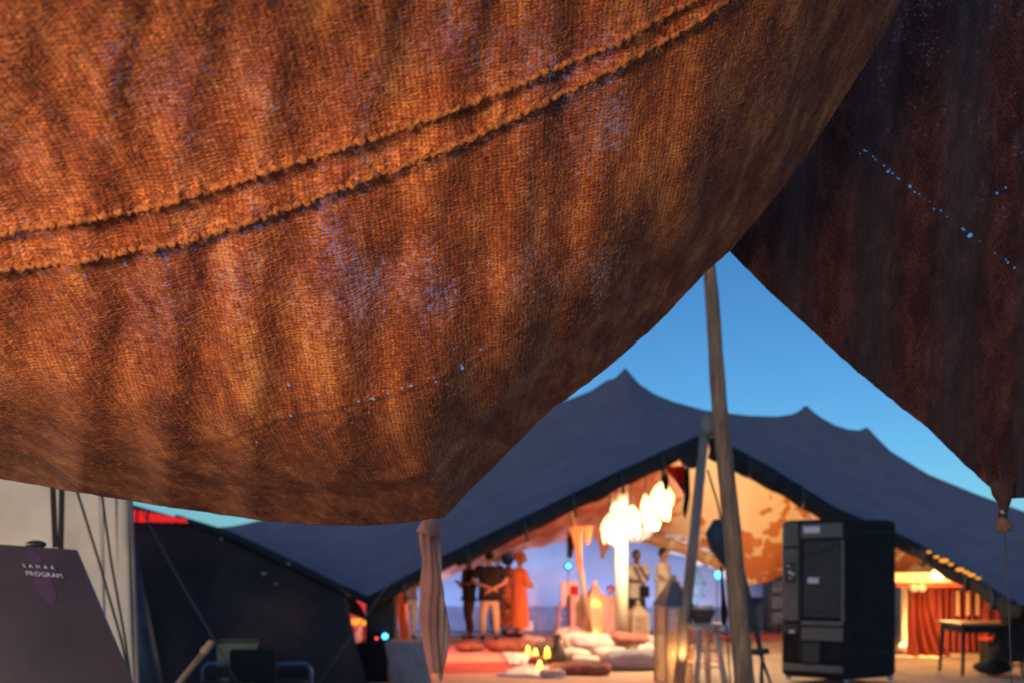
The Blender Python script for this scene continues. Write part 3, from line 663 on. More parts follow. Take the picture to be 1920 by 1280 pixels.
# ================================================================== SCARF hanging behind the canopy corner
def scarf():
    e = empty('hanging_scarf', tuple(W(815,975,2.3)), 'gathered pink and beige gauze scarf hanging from the canopy corner', 'scarf'); e0 = Vector(e.location)
    ys = [966,975,985,1000,1020,1045,1070,1100,1140,1180,1215,1240,1258,1276]
    cx = [812,812,810,809,808,810,812,815,817,820,822,823,824,826]
    hw = [4,7,12,16,17,16,16,17,20,22,19,13,7,3]
    n = 56; P = []
    tt = np.linspace(0, 1, 90); yy = np.interp(tt, np.linspace(0,1,len(ys)), ys)
    for y in yy:
        c = np.interp(y, ys, cx); h = np.interp(y, ys, hw); ctr = W(c, y, 2.3); r = h*2.3/F; row = []
        for k in range(n+1):
            a = 2*PI*k/n; w = .88+.16*math.sin(7*a+y*.05)+.08*math.sin(17*a-y*.05)+.22*nz(math.cos(a)*1.2, math.sin(a)*1.2, y*.012)
            row.append(tuple(ctr+Vector((math.cos(a)*r*w, math.sin(a)*r*w*.6, 0))-e0))
        P.append(row)
    grid('gauze', np.array(P), M['gauze'], e)
    # wrapped knot + loose pink layer
    P = []
    for i, t in enumerate(np.linspace(0, 1, 60)):
        y = 985+t*275; c = np.interp(y, ys, cx)-11+4*math.sin(t*7); h = 9+5*math.sin(t*PI)+3*nz(t*6,1); ctr = W(c, y, 2.27); row = []
        for k in range(25):
            a = 2*PI*k/24; w = 1+.3*math.sin(5*a+t*5); row.append(tuple(ctr+Vector((math.cos(a), math.sin(a)*.6,0))*h*2.3/F*w-e0))
        P.append(row)
    grid('pink_layer', np.array(P), M['gauzered'], e)
    B().tube([W(815,950,2.25)-e0, W(814,966,2.27)-e0, W(806,985,2.26)-e0, W(800,1002,2.26)-e0], [.010,.014,.026,.030], 12).build('knot', M['gauzered'], e)
    B().tube([W(793,1015,2.3)-e0, W(755,1065,2.4)-e0, W(715,1113,2.5)-e0], .0018, 5).build('cord', M['gaunt'], e)
scarf()

# ================================================================== LEFT: cream canvas wall, straps, sign
cw = empty('canvas_wall', (W(120,1200,3.2).x, 3.2, 0), 'pale cream canvas side wall at the left edge', 'canvas wall'); c0 = Vector(cw.location)
def canvas():
    n, m = 90, 60; P = np.zeros((m, n, 3))
    for i in range(m):
        z = 2.12*(1-i/(m-1))
        for j in range(n):
            t = j/(n-1); x = -2.9 + t*(W(236,930,3.2).x+2.9) + t*.05*(1-z/2.1)*1.5
            y = 3.2+.012*math.sin(t*30)*math.sin(z*1.2)+.02*nz(x*2, z*1.2)
            P[i, j] = (x, y, z)
    P -= np.array(c0)
    grid('canvas', P, M['cream'], cw, .006)
    xr = W(236,930,3.2).x
    for dx in (-.045, -.105):
        B().tube([Vector((xr+dx,3.185,2.1))-c0, Vector((xr+dx+.07,3.185,0.0))-c0], .0035, 6).build('seam', M['cream'], cw)
    B().tube([Vector((xr+.004,3.2,2.12))-c0, Vector((xr+.079,3.2,0.0))-c0], .010, 8).build('edge_pole', M['greypaint'], cw)
canvas()
for (a, b, lab) in (((97,860),(104,1026),'left one of two black webbing straps hanging over the sign'), ((117,860),(114,1030),'right one of two black webbing straps hanging over the sign')):
    p, q = W(*a, 2.9), W(*b, 2.9); o = B().box((0,0,(q.z-p.z)/2), (.019,.003,abs(p.z-q.z))).build('webbing_strap', M['blackfab'], None, False)
    o.location = p; o.rotation_euler = (0, math.atan2(-(q.x-p.x), -(q.z-p.z))*-1*-1, 0) if False else (0, math.atan((q.x-p.x)/(q.z-p.z)), 0); tag(o, lab, 'strap', 'black webbing straps')
for (pts, lab) in (([(140,905,3.0),(185,1050,2.95),(228,1200,2.9),(268,1400,2.85)],'thin dark guy rope, the one reaching higher up left across the canvas'), ([(190,920,3.0),(208,1050,2.95),(235,1200,2.9),(262,1400,2.85)],'dark guy rope close to the right edge of the canvas')):
    p0 = W(*pts[0]); o = B().tube([W(*p)-p0 for p in pts], .0045, 6).build('guy_rope', M['rope']); o.location = p0; tag(o, lab, 'rope')

def text_obj(s, size, mat, parent, loc, M3, space=1.0, ext=.0006):
    cu = bpy.data.curves.new('lettering', 'FONT'); cu.body = s; cu.size = size; cu.space_character = space; cu.extrude = ext; cu.align_x = 'LEFT'
    to = bpy.data.objects.new('tmp', cu); COL.objects.link(to); bpy.context.view_layer.update()
    me = bpy.data.meshes.new_from_object(to.evaluated_get(bpy.context.evaluated_depsgraph_get())); bpy.data.objects.remove(to)
    me.transform(M3.to_4x4()); o = link('lettering', me, mat, parent); o.location = loc; return o
def sign():
    TR = W(145,1031,1.9); TL = W(-95,1014,1.95); BR = W(330,1470,1.62)
    wx = (TR-TL); W_ = wx.length; ux = wx.normalized(); dn = (BR-TR); dn = dn - ux*dn.dot(ux)*0; H_ = dn.length; ud = dn.normalized()
    nrm = ux.cross(-ud).normalized()   # faces the viewer
    if nrm.y > 0: nrm = -nrm
    e = empty('program_sign', tuple(TL), 'dark glossy leaning program board with small white lettering at bottom left', 'sign'); e0 = TL
    P = np.array([[tuple(ux*W_*i/8+ud*H_*j/8) for i in range(9)] for j in range(9)])
    mt = nmat('glossy dark print', (.060,.032,.026), (.042,.023,.021), .32, 6, .0015, 9); mt.node_tree.nodes['Principled BSDF'].inputs['Specular IOR Level'].default_value = .6
    grid('board', P, mt, e, .006, False)
    for a, b in ((0,1),):
        B().tube([Vector((0,0,0)), ud*H_], .0035, 6).build('frame_edge', nmat('pale edge trim', (.6,.5,.36), (.5,.4,.28), .5, 20), e)
    # shear matrix whose columns are the board's own axes
    A = Matrix((ux, -ud, nrm)).transposed()
    def at(px, py):   # point of the board seen there
        a = (px-960)/F; s = (PY0-py)/F; d = Vector((a, CT-s*ST, ST+s*CT)); o = Vector((0,0,CAMZ))
        n = ux.cross(ud); t = (TL-o).dot(n)/d.dot(n); return o+d*t
    wmat = nmat('white print', (.62,.58,.60), (.5,.46,.48), .6, 60)
    text_obj('SAHAR', .0150, wmat, e, at(46,1064)-e0+nrm*.0045, A, 2.05)
    text_obj('PROGRAM', .0185, wmat, e, at(52,1079)-e0+nrm*.0045, A, 1.05)
    pm = nmat('plum print', (.060,.014,.060), (.045,.010,.044), .5, 60)
    cc = at(84,1095)-e0+nrm*.0036; n = 32
    vs = [cc]+[cc+ux*(.024*math.cos(2*PI*k/n))+ud*(.060*math.sin(2*PI*k/n)) for k in range(n)]
    mesh('emblem', vs, [(0,1+k,1+(k+1)%n) for k in range(n)], pm, e, False)
    cc2 = at(66,1045)-e0+nrm*.0034
    vs = [cc2]+[cc2+ux*(.020*math.cos(2*PI*k/n))+ud*(.022*math.sin(2*PI*k/n)) for k in range(n)]
    mesh('emblem', vs, [(0,1+k,1+(k+1)%n) for k in range(n)], pm, e, False)
    # faint printed lines (unreadable in the photograph): thin dark strokes
    dm = nmat('faint dark print', (.022,.012,.018), (.018,.01,.014), .6, 60)
    for (x, y, w) in ((87,1153,.045),(95,1190,.03),(80,1215,.05),(20,1110,.03)):
        q = at(x, y)-e0+nrm*.0034; k = 0.0; bb = B()
        while k < w:
            l = random.uniform(.002,.005); vs = [q+ux*k, q+ux*(k+l), q+ux*(k+l)+ud*.0035, q+ux*k+ud*.0035]; bb.add(vs, [(0,3,2,1)]); k += l+random.uniform(.0008,.002)
        bb.build('printed_line', dm, e, False)
    B().ball(at(58,1022)-e0+Vector((0,.02,.003)), .016, (1.5,.8,.6)).build('clamp', M['black'], e)
    B().tube([ux*W_*.5+Vector((0,.1,-.02)), Vector((ux*W_*.5+Vector((0,.5,0))).xy.to_3d())+Vector((0,0,-e0.z))], .012, 8).build('stand', M['black'], e)
sign()

# ================================================================== LEFT: dark tent, pole, chairs
def dark_tent():
    e = empty('dark_tent', (W(450,1250,9).x, 9.2, 0), 'low dark maroon-navy tent side filling the left between canvas wall and big tent', 'tent'); e0 = Vector(e.location)
    TP = [(180,928,8.4),(240,950,8.5),(350,980,8.8),(430,1004,9.0),(540,1059,9.4),(600,1087,9.7),(640,1105,9.8),(650,1118,9.8)]
    xs = np.linspace(180, 650, 130); m = 70; P = np.zeros((m, 130, 3))
    for j, x in enumerate(xs):
        top = W(x, interp(x, TP, 1), interp(x, TP, 2)); base = Vector((top.x+.45*(j/129)**2, top.y-.9, 0.0))
        for i in range(m):
            t = i/(m-1); p = top.lerp(base, t)
            p.y += .10*math.sin(PI*t)*math.sin(j*.12+t*4) + .12*nz(x*.012, t*2.5) ; p.z += 0
            P[i, j] = p-e0
    grid('side_cloth', P, M['darkcloth'], e)
    Q = np.zeros((16, 130, 3))
    for j, x in enumerate(xs):
        top = W(x, interp(x, TP, 1), interp(x, TP, 2))
        for i in range(16): t = i/15; Q[i, j] = top-e0+Vector((0, 1.6*t, .0-.45*t*t-.0*t))
    grid('roof_cloth', Q, M['darkcloth'], e)
    B().tube([W(x, interp(x, TP, 1), interp(x, TP, 2)-.03)-e0 for x in xs[::3]], .035, 8).build('edge_roll', M['hem'], e)
    pts = [W(238,1000,8.0)-e0, W(262,1150,7.6)-e0, W(290,1320,7.2)-e0]
    B().tube(pts, [.05,.08,.10], 10).build('corner_post', M['boomdark'], e)
    for (x, y, r) in ((495,1075,.022),(517,1094,.016),(415,1010,.014),(541,1056,.018)):
        Yq = interp(x, TP, 2)-.16-(.0 if y < 1060 else .05); B().ball(W(x, y, Yq-.12)-e0, r, (1.5,.5,1)).build('clip', M['lead'], e)
dark_tent()
rs = empty('red_lit_canopy', tuple(W(295,967,8.3)), 'strip of cloth with its red light put in as glow, over the dark tent, beside the canvas wall', 'lit cloth'); r0 = Vector(rs.location)
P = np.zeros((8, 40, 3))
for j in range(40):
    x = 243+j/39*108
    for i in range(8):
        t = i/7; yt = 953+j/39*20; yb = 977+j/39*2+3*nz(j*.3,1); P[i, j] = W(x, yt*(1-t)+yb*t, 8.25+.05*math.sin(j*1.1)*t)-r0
grid('red_cloth', P, M['glowred2'], rs, .01)  # cloth glows by itself in place of red light falling on it
for x in (258, 278): B().tube([W(x,955,8.2)-r0, W(x-2,975,8.2)-r0], .01, 6).build('tie', M['blackfab'], rs)

# tan wooden pole with rounded knob
q0, q1 = W(395,1205,3.45), W(325,1292,3.35)
o = empty('wooden_pole', tuple(q1), 'tan wooden pole with a rounded knob leaning before the dark tent', 'wooden pole'); z0 = Vector(o.location)
d = (q0-q1).normalized()
B().tube([q1-d*.4-z0, q1-z0, q0-d*.04-z0], .0115, 12).build('shaft', M['tanwood'], o)
B().tube([q0-d*.056-z0, q0-d*.046-z0, q0-d*.03-z0, q0-d*.021-z0, q0-d*.006-z0, q0+d*.007-z0, q0+d*.012-z0], [.0115,.0165,.018,.0135,.016,.0135,.005], 12).build('knob', M['tanwood'], o)
for (pts, lab) in (([(268,960,7.8),(330,1075,7.6),(405,1205,7.3),(455,1300,7.1)],'faint thin guy line crossing the dark tent towards the chairs'), ([(718,1108,8.8),(660,1190,8.6),(592,1290,8.4)],'thin tan guy line falling left from the big tent corner')):
    p0 = W(*pts[0]); o = B().tube([W(*p)-p0 for p in pts], .007, 5).build('guy_line', M['gaunt']); o.location = p0; tag(o, lab, 'rope')

def chair(px, label, w=.46, rz=0, fabric='darkcloth', frame='chairblue', Y=7.8, topz=None, top=1243):
    p = W(px, top, Y); h = p.z; e = empty('camp_chair', (p.x, Y, 0), label, 'chair', 'chairs before the dark tent', rz)
    f = B(); 
    for s in (-1, 1): B().tube([(s*w/2,0,0),(s*w/2,.0,h-.05),(s*(w/2-.04),0,h)], .016, 8).build('leg', M[frame], e)
    for s in (-1, 1): B().tube([(s*w/2,-.45,0),(s*w/2,-.43,.44)], .016, 8).build('leg', M[frame], e)
    B().tube([(-w/2+.04,0,h),(w/2-.04,0,h)], .018, 8).build('top_rail', M[frame], e)
    B().box((0,0,(h+.45)/2+.0), (w-.05,.02,h-.5), bev=.006).build('backrest', M[fabric], e, False)
    B().box((0,-.22,.44), (w-.02,.44,.03), bev=.01).build('seat', M[fabric], e, False)
chair(414, 'left chair with blue-grey metal frame, just right of the tan pole', .33)
chair(549, 'right chair with blue-grey metal frame beside the black one', .33, rz=.08, top=1244)
def black_chair():
    p = W(475,1216,7.3); e = empty('high_back_chair', (p.x, 7.3, 0), 'solid black high-backed chair between the two blue-framed ones', 'chair'); h = p.z
    B().box((0,0,(h+.5)/2), (.40,.06,h-.5), bev=.02).build('backrest', M['blackfab'], e, False)
    B().box((0,-.22,.46), (.42,.44,.06), bev=.02).build('seat', M['blackfab'], e, False)
    for sx in (-1,1):
        for sy in (.0,-.42): B().tube([(sx*.18,sy,0),(sx*.18,sy,.44)], .02, 8).build('leg', M['black'], e)
black_chair()
p = W(447,1198,8.3); e = empty('folded_blanket_rack', (p.x, 8.3, 0), 'mustard blanket over a rack standing behind the black chair', 'blanket'); 
P = np.array([[(-.19+.38*j/20, .03*math.sin(j*.9)*i/10+(.06 if i > 1 else 0)*-1, p.z-.0-i*.04) for j in range(21)] for i in range(12)]); grid('blanket', P, M['olive'], e, .02)
for s in (-1,1): B().tube([(s*.17,0,0),(s*.17,0,p.z-.03)], .015, 8).build('post', M['black'], e)
B().tube([(-.19,0,p.z-.02),(.19,0,p.z-.02)], .015, 8).build('rail', M['black'], e)

# ================================================================== BLACK LOUDSPEAKER AT THE TENT CORNER
p = W(716,1118,11.0); pb = W(716,1200,11.0)
e = empty('loudspeaker', (p.x, 11.0, pb.z), 'black loudspeaker with a cyan light, standing on a black case under the tent corner', 'speaker'); h = p.z-pb.z
B().box((0,0,h/2), (.36,.34,h), bev=.02).build('cabinet', M['blackfab'], e, False)
B().box((0,-.178,h*.58), (.30,.012,h*.7), bev=.003).build('grille', M['dgrey'], e, False)
B().ball(W(722,1192,10.78)-Vector(e.location), .040, (1,.5,1)).build('indicator_light', M['glowblue'], e)
B().ball(W(706,1196,10.78)-Vector(e.location), .018, (1,.5,1)).build('indicator_light', M['glowred'], e)
o = B().box((0,0,pb.z/2-.003), (.52,.6,pb.z-.008), bev=.02).build('flight_case', M['blackfab'], None, False); o.location = (W(712,1240,11).x, 11.05, 0); tag(o, 'black case under the loudspeaker at the tent corner', 'case')
tb = W(764,1200,10.3); e = empty('draped_table', (tb.x, 10.3, 0), 'small table draped in grey-brown cloth right of the black case', 'table')
B().box((0,0,tb.z-.02), (.44,.5,.04), bev=.01).build('table_top', M['polewood'], e, False)
P = np.array([[(-.235+.47*j/30+.10*i/20, -.27-.02*math.sin(j*.8)*i/20, tb.z+.004-tb.z*i/20) for j in range(31)] for i in range(21)]); grid('cloth', P, M['cushgrey'], e, .006)
for sx in (-1,1):
    for sy in (-1,1): B().tube([(sx*.19,sy*.2,0),(sx*.19,sy*.2,tb.z-.04)], .018, 8).build('leg', M['polewood'], e)
# pink lit corner behind
e = empty('pink_curtain', (W(665,1150,15).x, 15.0, 0), 'pink lit curtain with a shelf given an orange glow in the gap left of the loudspeaker', 'curtain'); 
P = np.array([[(-.6+1.3*j/40, .05*math.sin(j*.9), 2.1*(1-i/20)) for j in range(41)] for i in range(21)]); grid('cloth', P, nmat('pink cloth', (.60,.16,.20), (.45,.09,.12), .9, 5, .01, 8), e)
zz = W(680,1165,14.8).z
B().box((.1,-.2,zz), (1.0,.2,.10), bev=.01).build('shelf', M['glowamber'], e, False)  # the board itself glows in place of light on it
B().tube([(0.12,-.3,0),(0.12,-.3,zz-.06)], .06, 10).build('shelf_leg', M['crate'], e)
point_light('shelf_light', (W(665,1150,15).x+.1, 14.3, 1.2), (1,.25,.3), 30, .1)

# ================================================================== PEOPLE
def skinmesh(V, E, R, sub=2):
    me = bpy.data.meshes.new('t'); me.from_pydata([tuple(v) for v in V], E, []); o = bpy.data.objects.new('t', me); COL.objects.link(o)
    md = o.modifiers.new('s', 'SKIN'); md.use_smooth_shade = True; s = o.modifiers.new('u', 'SUBSURF'); s.levels = sub; s.render_levels = sub
    if not me.skin_vertices: me.attributes
    for i, r in enumerate(R): me.skin_vertices[0].data[i].radius = (r if isinstance(r, tuple) else (r, r))
    me.skin_vertices[0].data[0].use_root = True
    bpy.context.view_layer.update()
    m = bpy.data.meshes.new_from_object(o.evaluated_get(bpy.context.evaluated_depsgraph_get()))
    vs = [v.co.copy() for v in m.vertices]; fs = [tuple(p.vertices) for p in m.polygons]
    bpy.data.objects.remove(o); bpy.data.meshes.remove(me); bpy.data.meshes.remove(m); return vs, fs
def person(px, py, face, label, skin='skin', top='shirtblack', bottom='khaki', arms='down', legs='long', h=1.72, hairst='short', robe=None, sep=.10, broad=1.0, Y=None, strap=False, hairmat='hair', lean=0):
    g = G(px, py) if Y is None else Vector((W(px, py, Y).x, Y, 0))
    e = empty('person', (g.x, g.y, 0), label, 'person', None, face); k = h/1.72
    b = broad
    AR = {'down': lambda s: ((s*.23*b,.02,1.15),(s*.25*b,-.05,.90)), 'crossed': lambda s: ((s*.24*b,-.04,1.14),(-s*.04,-.20,1.16+.03*s)),
          'behind': lambda s: ((s*.27*b,.08,1.16),(-s*.02,.17,1.00+.02*s)), 'chin': lambda s: ((s*.22,-.05,1.15),(s*.06-.03,-.19,1.36 if s > 0 else 1.14)), 'front': lambda s: ((s*.23,-.02,1.15),(s*.08,-.24,1.10))}[arms]
    J = {}; V = []; E = []; R = []
    def add(n, co, r, par=None):
        J[n] = len(V); V.append(Vector(co)*k); R.append((r[0]*k, r[1]*k) if isinstance(r, tuple) else r*k)
        if par is not None: E.append((J[par], J[n]))
    add('pel', (0,0,.96), (.145*b,.105)); add('waist', (0,0,1.10), (.125*b,.095), 'pel'); add('chest', (0,0,1.30), (.155*b,.11), 'waist'); add('nb', (0,.005,1.45), (.075,.065), 'chest'); add('neck', (0,-.01,1.52), .052, 'nb'); add('hd', (0,-.015,1.58), .05, 'neck')
    for s in (-1, 1):
        el, wr = AR(s); n = str(s)
        add('sh'+n, (s*.175*b,0,1.40), .062, 'chest'); add('el'+n, el, .042, 'sh'+n); add('wr'+n, wr, .028, 'el'+n)
        add('hip'+n, (s*.09,0,.88), .092, 'pel'); add('kn'+n, (s*(sep+.0),-.02,.50), .058, 'hip'+n); add('cf'+n, (s*sep,.02,.33), .055, 'kn'+n); add('an'+n, (s*sep,.03,.09), .038, 'cf'+n); add('toe'+n, (s*(sep+.02),-.12,.035), .038, 'an'+n)
    vs, fs = skinmesh(V, E, R, 1)
    body = B(); body.add(vs, fs)
    hc = Vector((0,-.02,1.63))*k
    # head: egg with brow, nose, chin and ears
    hv = B(); hv.ball(hc, .095*k, (.82,1.0,1.22), 16)
    for v in hv.v:
        d = v-hc
        if d.z < -.02*k: v.x = hc.x+d.x*(1+d.z*2.2); 
        if d.y < -.06*k and abs(d.x) < .02*k and -.045*k < d.z < .01*k: v.y -= .016*k
    body.add(hv.v, hv.f)
    for s in (-1,1): body.ball(hc+Vector((s*.078,.01,-.005))*k, .02*k, (.4,.8,1.3), 8)
    body.ball(hc+Vector((0,-.10,-.018))*k, .014*k, (.8,1,1.3), 8)
    body.m = 1
    for s in (-1,1): body.ball(hc+Vector((s*.032,-.086,.012))*k, .010*k, (1.3,.6,.7), 8)
    body.m = 2; body.ball(hc+Vector((0,-.088,-.055))*k, .014*k, (1.6,.5,.4), 8); body.m = 0
    # hands: palm, four unequal fingers, thumb
    for s in (-1,1):
        el, wr = [Vector(a)*k for a in AR(s)]; d = (wr-el).normalized(); sd = d.cross(Vector((0,0,1)));
        sd = sd.normalized() if sd.length > .1 else Vector((0,1,0)); nn = d.cross(sd)
        body.tube([wr-d*.01, wr+d*.04*k, wr+d*.085*k], [.026*k,.036*k,.030*k], 8)
        for q, (L, o_) in enumerate(((.062,-.024),(.074,-.008),(.070,.008),(.052,.023))):
            a = wr+d*.08*k+sd*o_*k; body.tube([a, a+(d*.6+nn*.15)*L*k, a+(d*.95+nn*.45)*L*k], [.009*k,.008*k,.006*k], 6)
        a = wr+d*.03*k+sd*-.028*k; body.tube([a, a+(d*.5-sd*.6)*.045*k, a+(d*.9-sd*.5)*.06*k], [.011*k,.009*k,.007*k], 6)
    body.build('body', [M[skin], M['hair'], M['darkbrown']], e)
    gr = .016
    if robe:
        prof = [(.24,.22),(.23,.5),(.20,.85),(.185,1.1),(.20,1.3),(.17,1.42),(.09,1.48)]
        P = []
        for r, z in prof:
            P.append([(math.cos(2*PI*a/40)*r*b*k*(1+.06*math.sin(9*2*PI*a/40+z*3)*(1.5-z)), math.sin(2*PI*a/40)*r*.72*k*(1+.05*math.sin(11*2*PI*a/40)*(1.5-z)), z*k) for a in range(41)])
        # resample rows for a soft fall
        P = np.array(P); zz_ = np.linspace(0, len(prof)-1, 30); Q = np.array([P[int(min(a, len(prof)-1.001))]*(1-(a-int(min(a, len(prof)-1.001))))+P[int(min(a, len(prof)-1.001))+1]*(a-int(min(a, len(prof)-1.001))) for a in zz_])
        grid('robe', Q, M[robe], e)
        for s in (-1,1):
            el, wr = [Vector(a)*k for a in AR(s)]
            B().tube([Vector((s*.15,0,1.41))*k, el, wr.lerp(el,.15)], [.085*k,.085*k,.075*k], 12, False).build('sleeve', M[robe], e)
    else:
        V2 = [V[J[n]] for n in ('pel','waist','chest','nb')]; E2 = [(0,1),(1,2),(2,3)]; R2 = [(.175*b*k,.135*k),(.16*b*k,.13*k),(.20*b*k,.145*k),(.10*k,.09*k)]
        for s in (-1,1):
            i = len(V2); V2 += [V[J['sh'+str(s)]], V[J['sh'+str(s)]].lerp(V[J['el'+str(s)]], .8)]; R2 += [.098*k,.078*k]; E2 += [(2,i),(i,i+1)]
        V2.append(V2[0]+Vector((0,0,-.10))); R2.append((.175*b*k,.150*k)); E2.append((0,len(V2)-1))
        a, c_ = skinmesh(V2, E2, R2, 2); B().add(a, c_).build('shirt', M[top], e)
    if legs != 'none':
        V3 = [V[J['pel']]+Vector((0,0,.05)), V[J['pel']]+Vector((0,0,-.07))]; E3 = [(0,1)]; R3 = [(.15*b*k,.115*k), (.155*b*k,.125*k)]
        for s in (-1,1):
            n = str(s); i = len(V3)
            if legs == 'long': V3 += [V[J['hip'+n]]+Vector((0,0,-.14)), V[J['kn'+n]], V[J['cf'+n]], V[J['an'+n]]+Vector((0,0,.03))]; R3 += [.108*k,.082*k,.075*k,.066*k]; E3 += [(1,i),(i,i+1),(i+1,i+2),(i+2,i+3)]
            else: V3 += [V[J['hip'+n]]+Vector((0,0,-.14)), V[J['hip'+n]].lerp(V[J['kn'+n]],.9)]; R3 += [.108*k,.095*k]; E3 += [(1,i),(i,i+1)]
        a, c_ = skinmesh(V3, E3, R3, 2); B().add(a, c_).build('trousers' if legs == 'long' else 'shorts', M[bottom], e)
    for s in (-1,1):
        q = V[J['an'+str(s)]]; B().ball(q+Vector((s*.01,-.055,-.05))*k, .055*k, (.85,2.3,.8), 12).build('shoe', M['blackfab'], e)
    if hairst == 'short':
        hb = B(); hb.ball(hc+Vector((0,.015,.028))*k, .098*k, (.88,1.0,1.06), 14); 
        for v in hb.v:
            d = v-hc
            if d.y < -.03*k and d.z < .055*k: v.y = hc.y-.03*k; v.z = max(v.z, hc.z+.04*k)
        hb.build('hair', M[hairmat], e)
    elif hairst == 'big': 
        hb = B(); hb.ball(hc+Vector((0,.03,.035))*k, .15*k, (.95,.95,1.05), 16)
        for v in hb.v: v += (v-hc)*.18*nz(v.x*30, v.y*30, v.z*30)
        hb.build('hair', M[hairmat], e)
    elif hairst == 'turban':
        hb = B()
        for q in range(4): 
            t = [hc+Vector((math.cos(a)*.105*(1-.12*q), math.sin(a)*.115*(1-.12*q), .03+.035*q+.02*math.sin(a+q*1.7)))*k for a in np.linspace(0, 2*PI, 18)]
            hb.tube(t, .042*k, 8)
        hb.ball(hc+Vector((0,.01,.07))*k, .09*k, (1,1,.9), 12); hb.build('turban', M[hairmat], e)
    if strap:
        B().tube([Vector((-.10,-.125,1.42))*k, Vector((-.02,-.165,1.25))*k, Vector((.10,-.15,1.02))*k], .018*k, 6).build('bag_strap', M['blackfab'], e)
        B().box(Vector((.10,-.17,.93))*k, (.2*k,.07*k,.22*k), bev=.02).build('bag', M['blackfab'], e, False)
    return e
person(879,1197, -1.2, 'slim person in black top and dark trousers, leftmost of the standing group', 'skindark', 'shirtblack', 'darkbrown', 'crossed', 'long', 1.68, sep=.045)
person(918,1199, PI+.15, 'broad man in black t-shirt and cream trousers with hands clasped behind his back', 'skin', 'shirtblack', 'khaki', 'behind', 'long', 1.76, sep=.13, broad=1.30)
person(934,1187, .1, 'man mostly hidden behind the broad man, his face showing over the shoulder', 'skindark', 'shirtblack', 'navy', 'down', 'long', 1.68)
person(953,1192, 1.9, 'person with big black hair in an orange and brown striped robe', 'skin', 'shirtblack', 'navy', 'front', 'none', 1.72, 'big', robe='robestripe')
person(974,1194, 2.2, 'person with bright orange turban and orange robe beside the striped robe', 'skin', 'orange', 'khaki', 'front', 'long', 1.70, 'turban', robe='orange', hairmat='orange')
person(1193,1196, .25, 'man in white t-shirt and dark shorts with a black shoulder bag, arms crossed', 'skindark', 'white', 'navy', 'chin', 'short', 1.80, strap=True)
person(1243,1196, 1.15, 'man in cream t-shirt and beige trousers turned left, behind the tall lantern', 'skin', 'white', 'cushpinkx' if False else 'khaki', 'front', 'long', 1.84, broad=1.1)
person(1307,1182, .3, 'faint person in pale green, farthest back left of the wooden pole', 'skin', 'teal', 'teal', 'down', 'long', 1.66)
person(766,1199, .4, 'person in grey shirt and white trousers, head hidden by the tent edge', 'skin', 'greyshirt', 'white', 'down', 'long', 1.74)

# ================================================================== RUGS on the tent floor
def rug(corners, mat, label, z=.008, name='rug'):
    P4 = [G(*c) for c in corners]; n = 30; o0 = sum(P4, Vector())/4
    P = np.array([[tuple((P4[0].lerp(P4[1], j/n)).lerp(P4[3].lerp(P4[2], j/n), i/n)-o0+Vector((0,0,z+.006*nz(i*.3, j*.3, z*100)))) for j in range(n+1)] for i in range(n+1)])
    o = grid(name, P, mat, None, .006); o.location = o0; return tag(o, label, 'rug', 'rugs on the tent floor')
rug([(600,1204),(1250,1200),(1300,1196),(560,1196)], M['pinkrug'], 'pale pink rug reaching back to the wall under the standing group', .006)
rug([(780,1232),(1010,1228),(960,1206),(760,1208)], M['pinkrug'], 'faded pink rug in front of the standing group', .012)
rug([(740,1275),(1000,1262),(990,1242),(760,1246)], M['redrug'], 'bright red wool rug left of the white throws', .022)
rug([(800,1246),(990,1244),(975,1228),(800,1230)], M['peachrug'], 'peach rug between the pink and the bright red rug', .018)
rug([(640,1300),(1330,1300),(1290,1262),(700,1268)], M['peachrug'], 'peach jute rug at the front of the tent floor', .028)
rug([(1120,1200),(1480,1200),(1470,1186),(1130,1186)], M['redrug'], 'red rug along the back behind the lanterns', .014)

# ================================================================== FURNITURE under the tent
def stool(px, py, label, mat, w=.34, h=.68, top=None, name='stool'):
    g = G(px, py); e = empty(name, tuple(g), label, 'stool', None, .3)
    B().lathe([(.01,h-.04),(w*.5,h-.04),(w*.52,h-.02),(w*.5,h),(.01,h)], n=24).build('seat', M[mat], e)
    for k in range(4):
        a = PI/4+k*PI/2; c, s = math.cos(a), math.sin(a)
        B().tube([(c*w*.36,s*w*.36,h-.03),(c*w*.66,s*w*.66,0)], .022 if w < .4 else .040, 8).build('leg', M[mat], e)
    for k in range(4):
        for z in (.22, .40):
            a, b_ = PI/4+k*PI/2, PI/4+(k+1)*PI/2; r = w*(.66-.30*z/h); z2 = z+(.05 if k % 2 else 0)
            B().tube([(math.cos(a)*r,math.sin(a)*r,z2*h/.68),(math.cos(b_)*r,math.sin(b_)*r,z2*h/.68)], .012, 6).build('rung', M[mat], e)
    return e, g
stool(1054,1194,'small pale stool glowing pink in the red light beside the whitewashed chest','crate',.30,.66)
sb, sg = stool(1317,1284,'tall grey-brown wooden bar stool between the two tent poles, with a basket on it','stoolwood',.44,.76, name='bar_stool')
e = empty('basket', (sg.x, sg.y, .765), 'dark woven basket filled with white cotton tufts on the bar stool', 'basket')
B().lathe([(.01,0),(.10,0),(.115,.05),(.15,.13),(.17,.19),(.15,.19),(.13,.13),(.01,.12)], n=24).build('bowl', M['basket'], e)
for k in range(9): B().ball((random.uniform(-.1,.1), random.uniform(-.1,.1), .19+random.uniform(0,.03)), .045, (1,1,.8), 10).build('tuft', M['tufts'], e)
o = B().box((0,0,.012), (.5,.36,.02), bev=.008).build('folded_cloth', M['cushcream'], None, False); o.location = (sg.x+.02, sg.y, .762); tag(o, 'pale folded cloth lying on the bar stool under the basket', 'cloth')
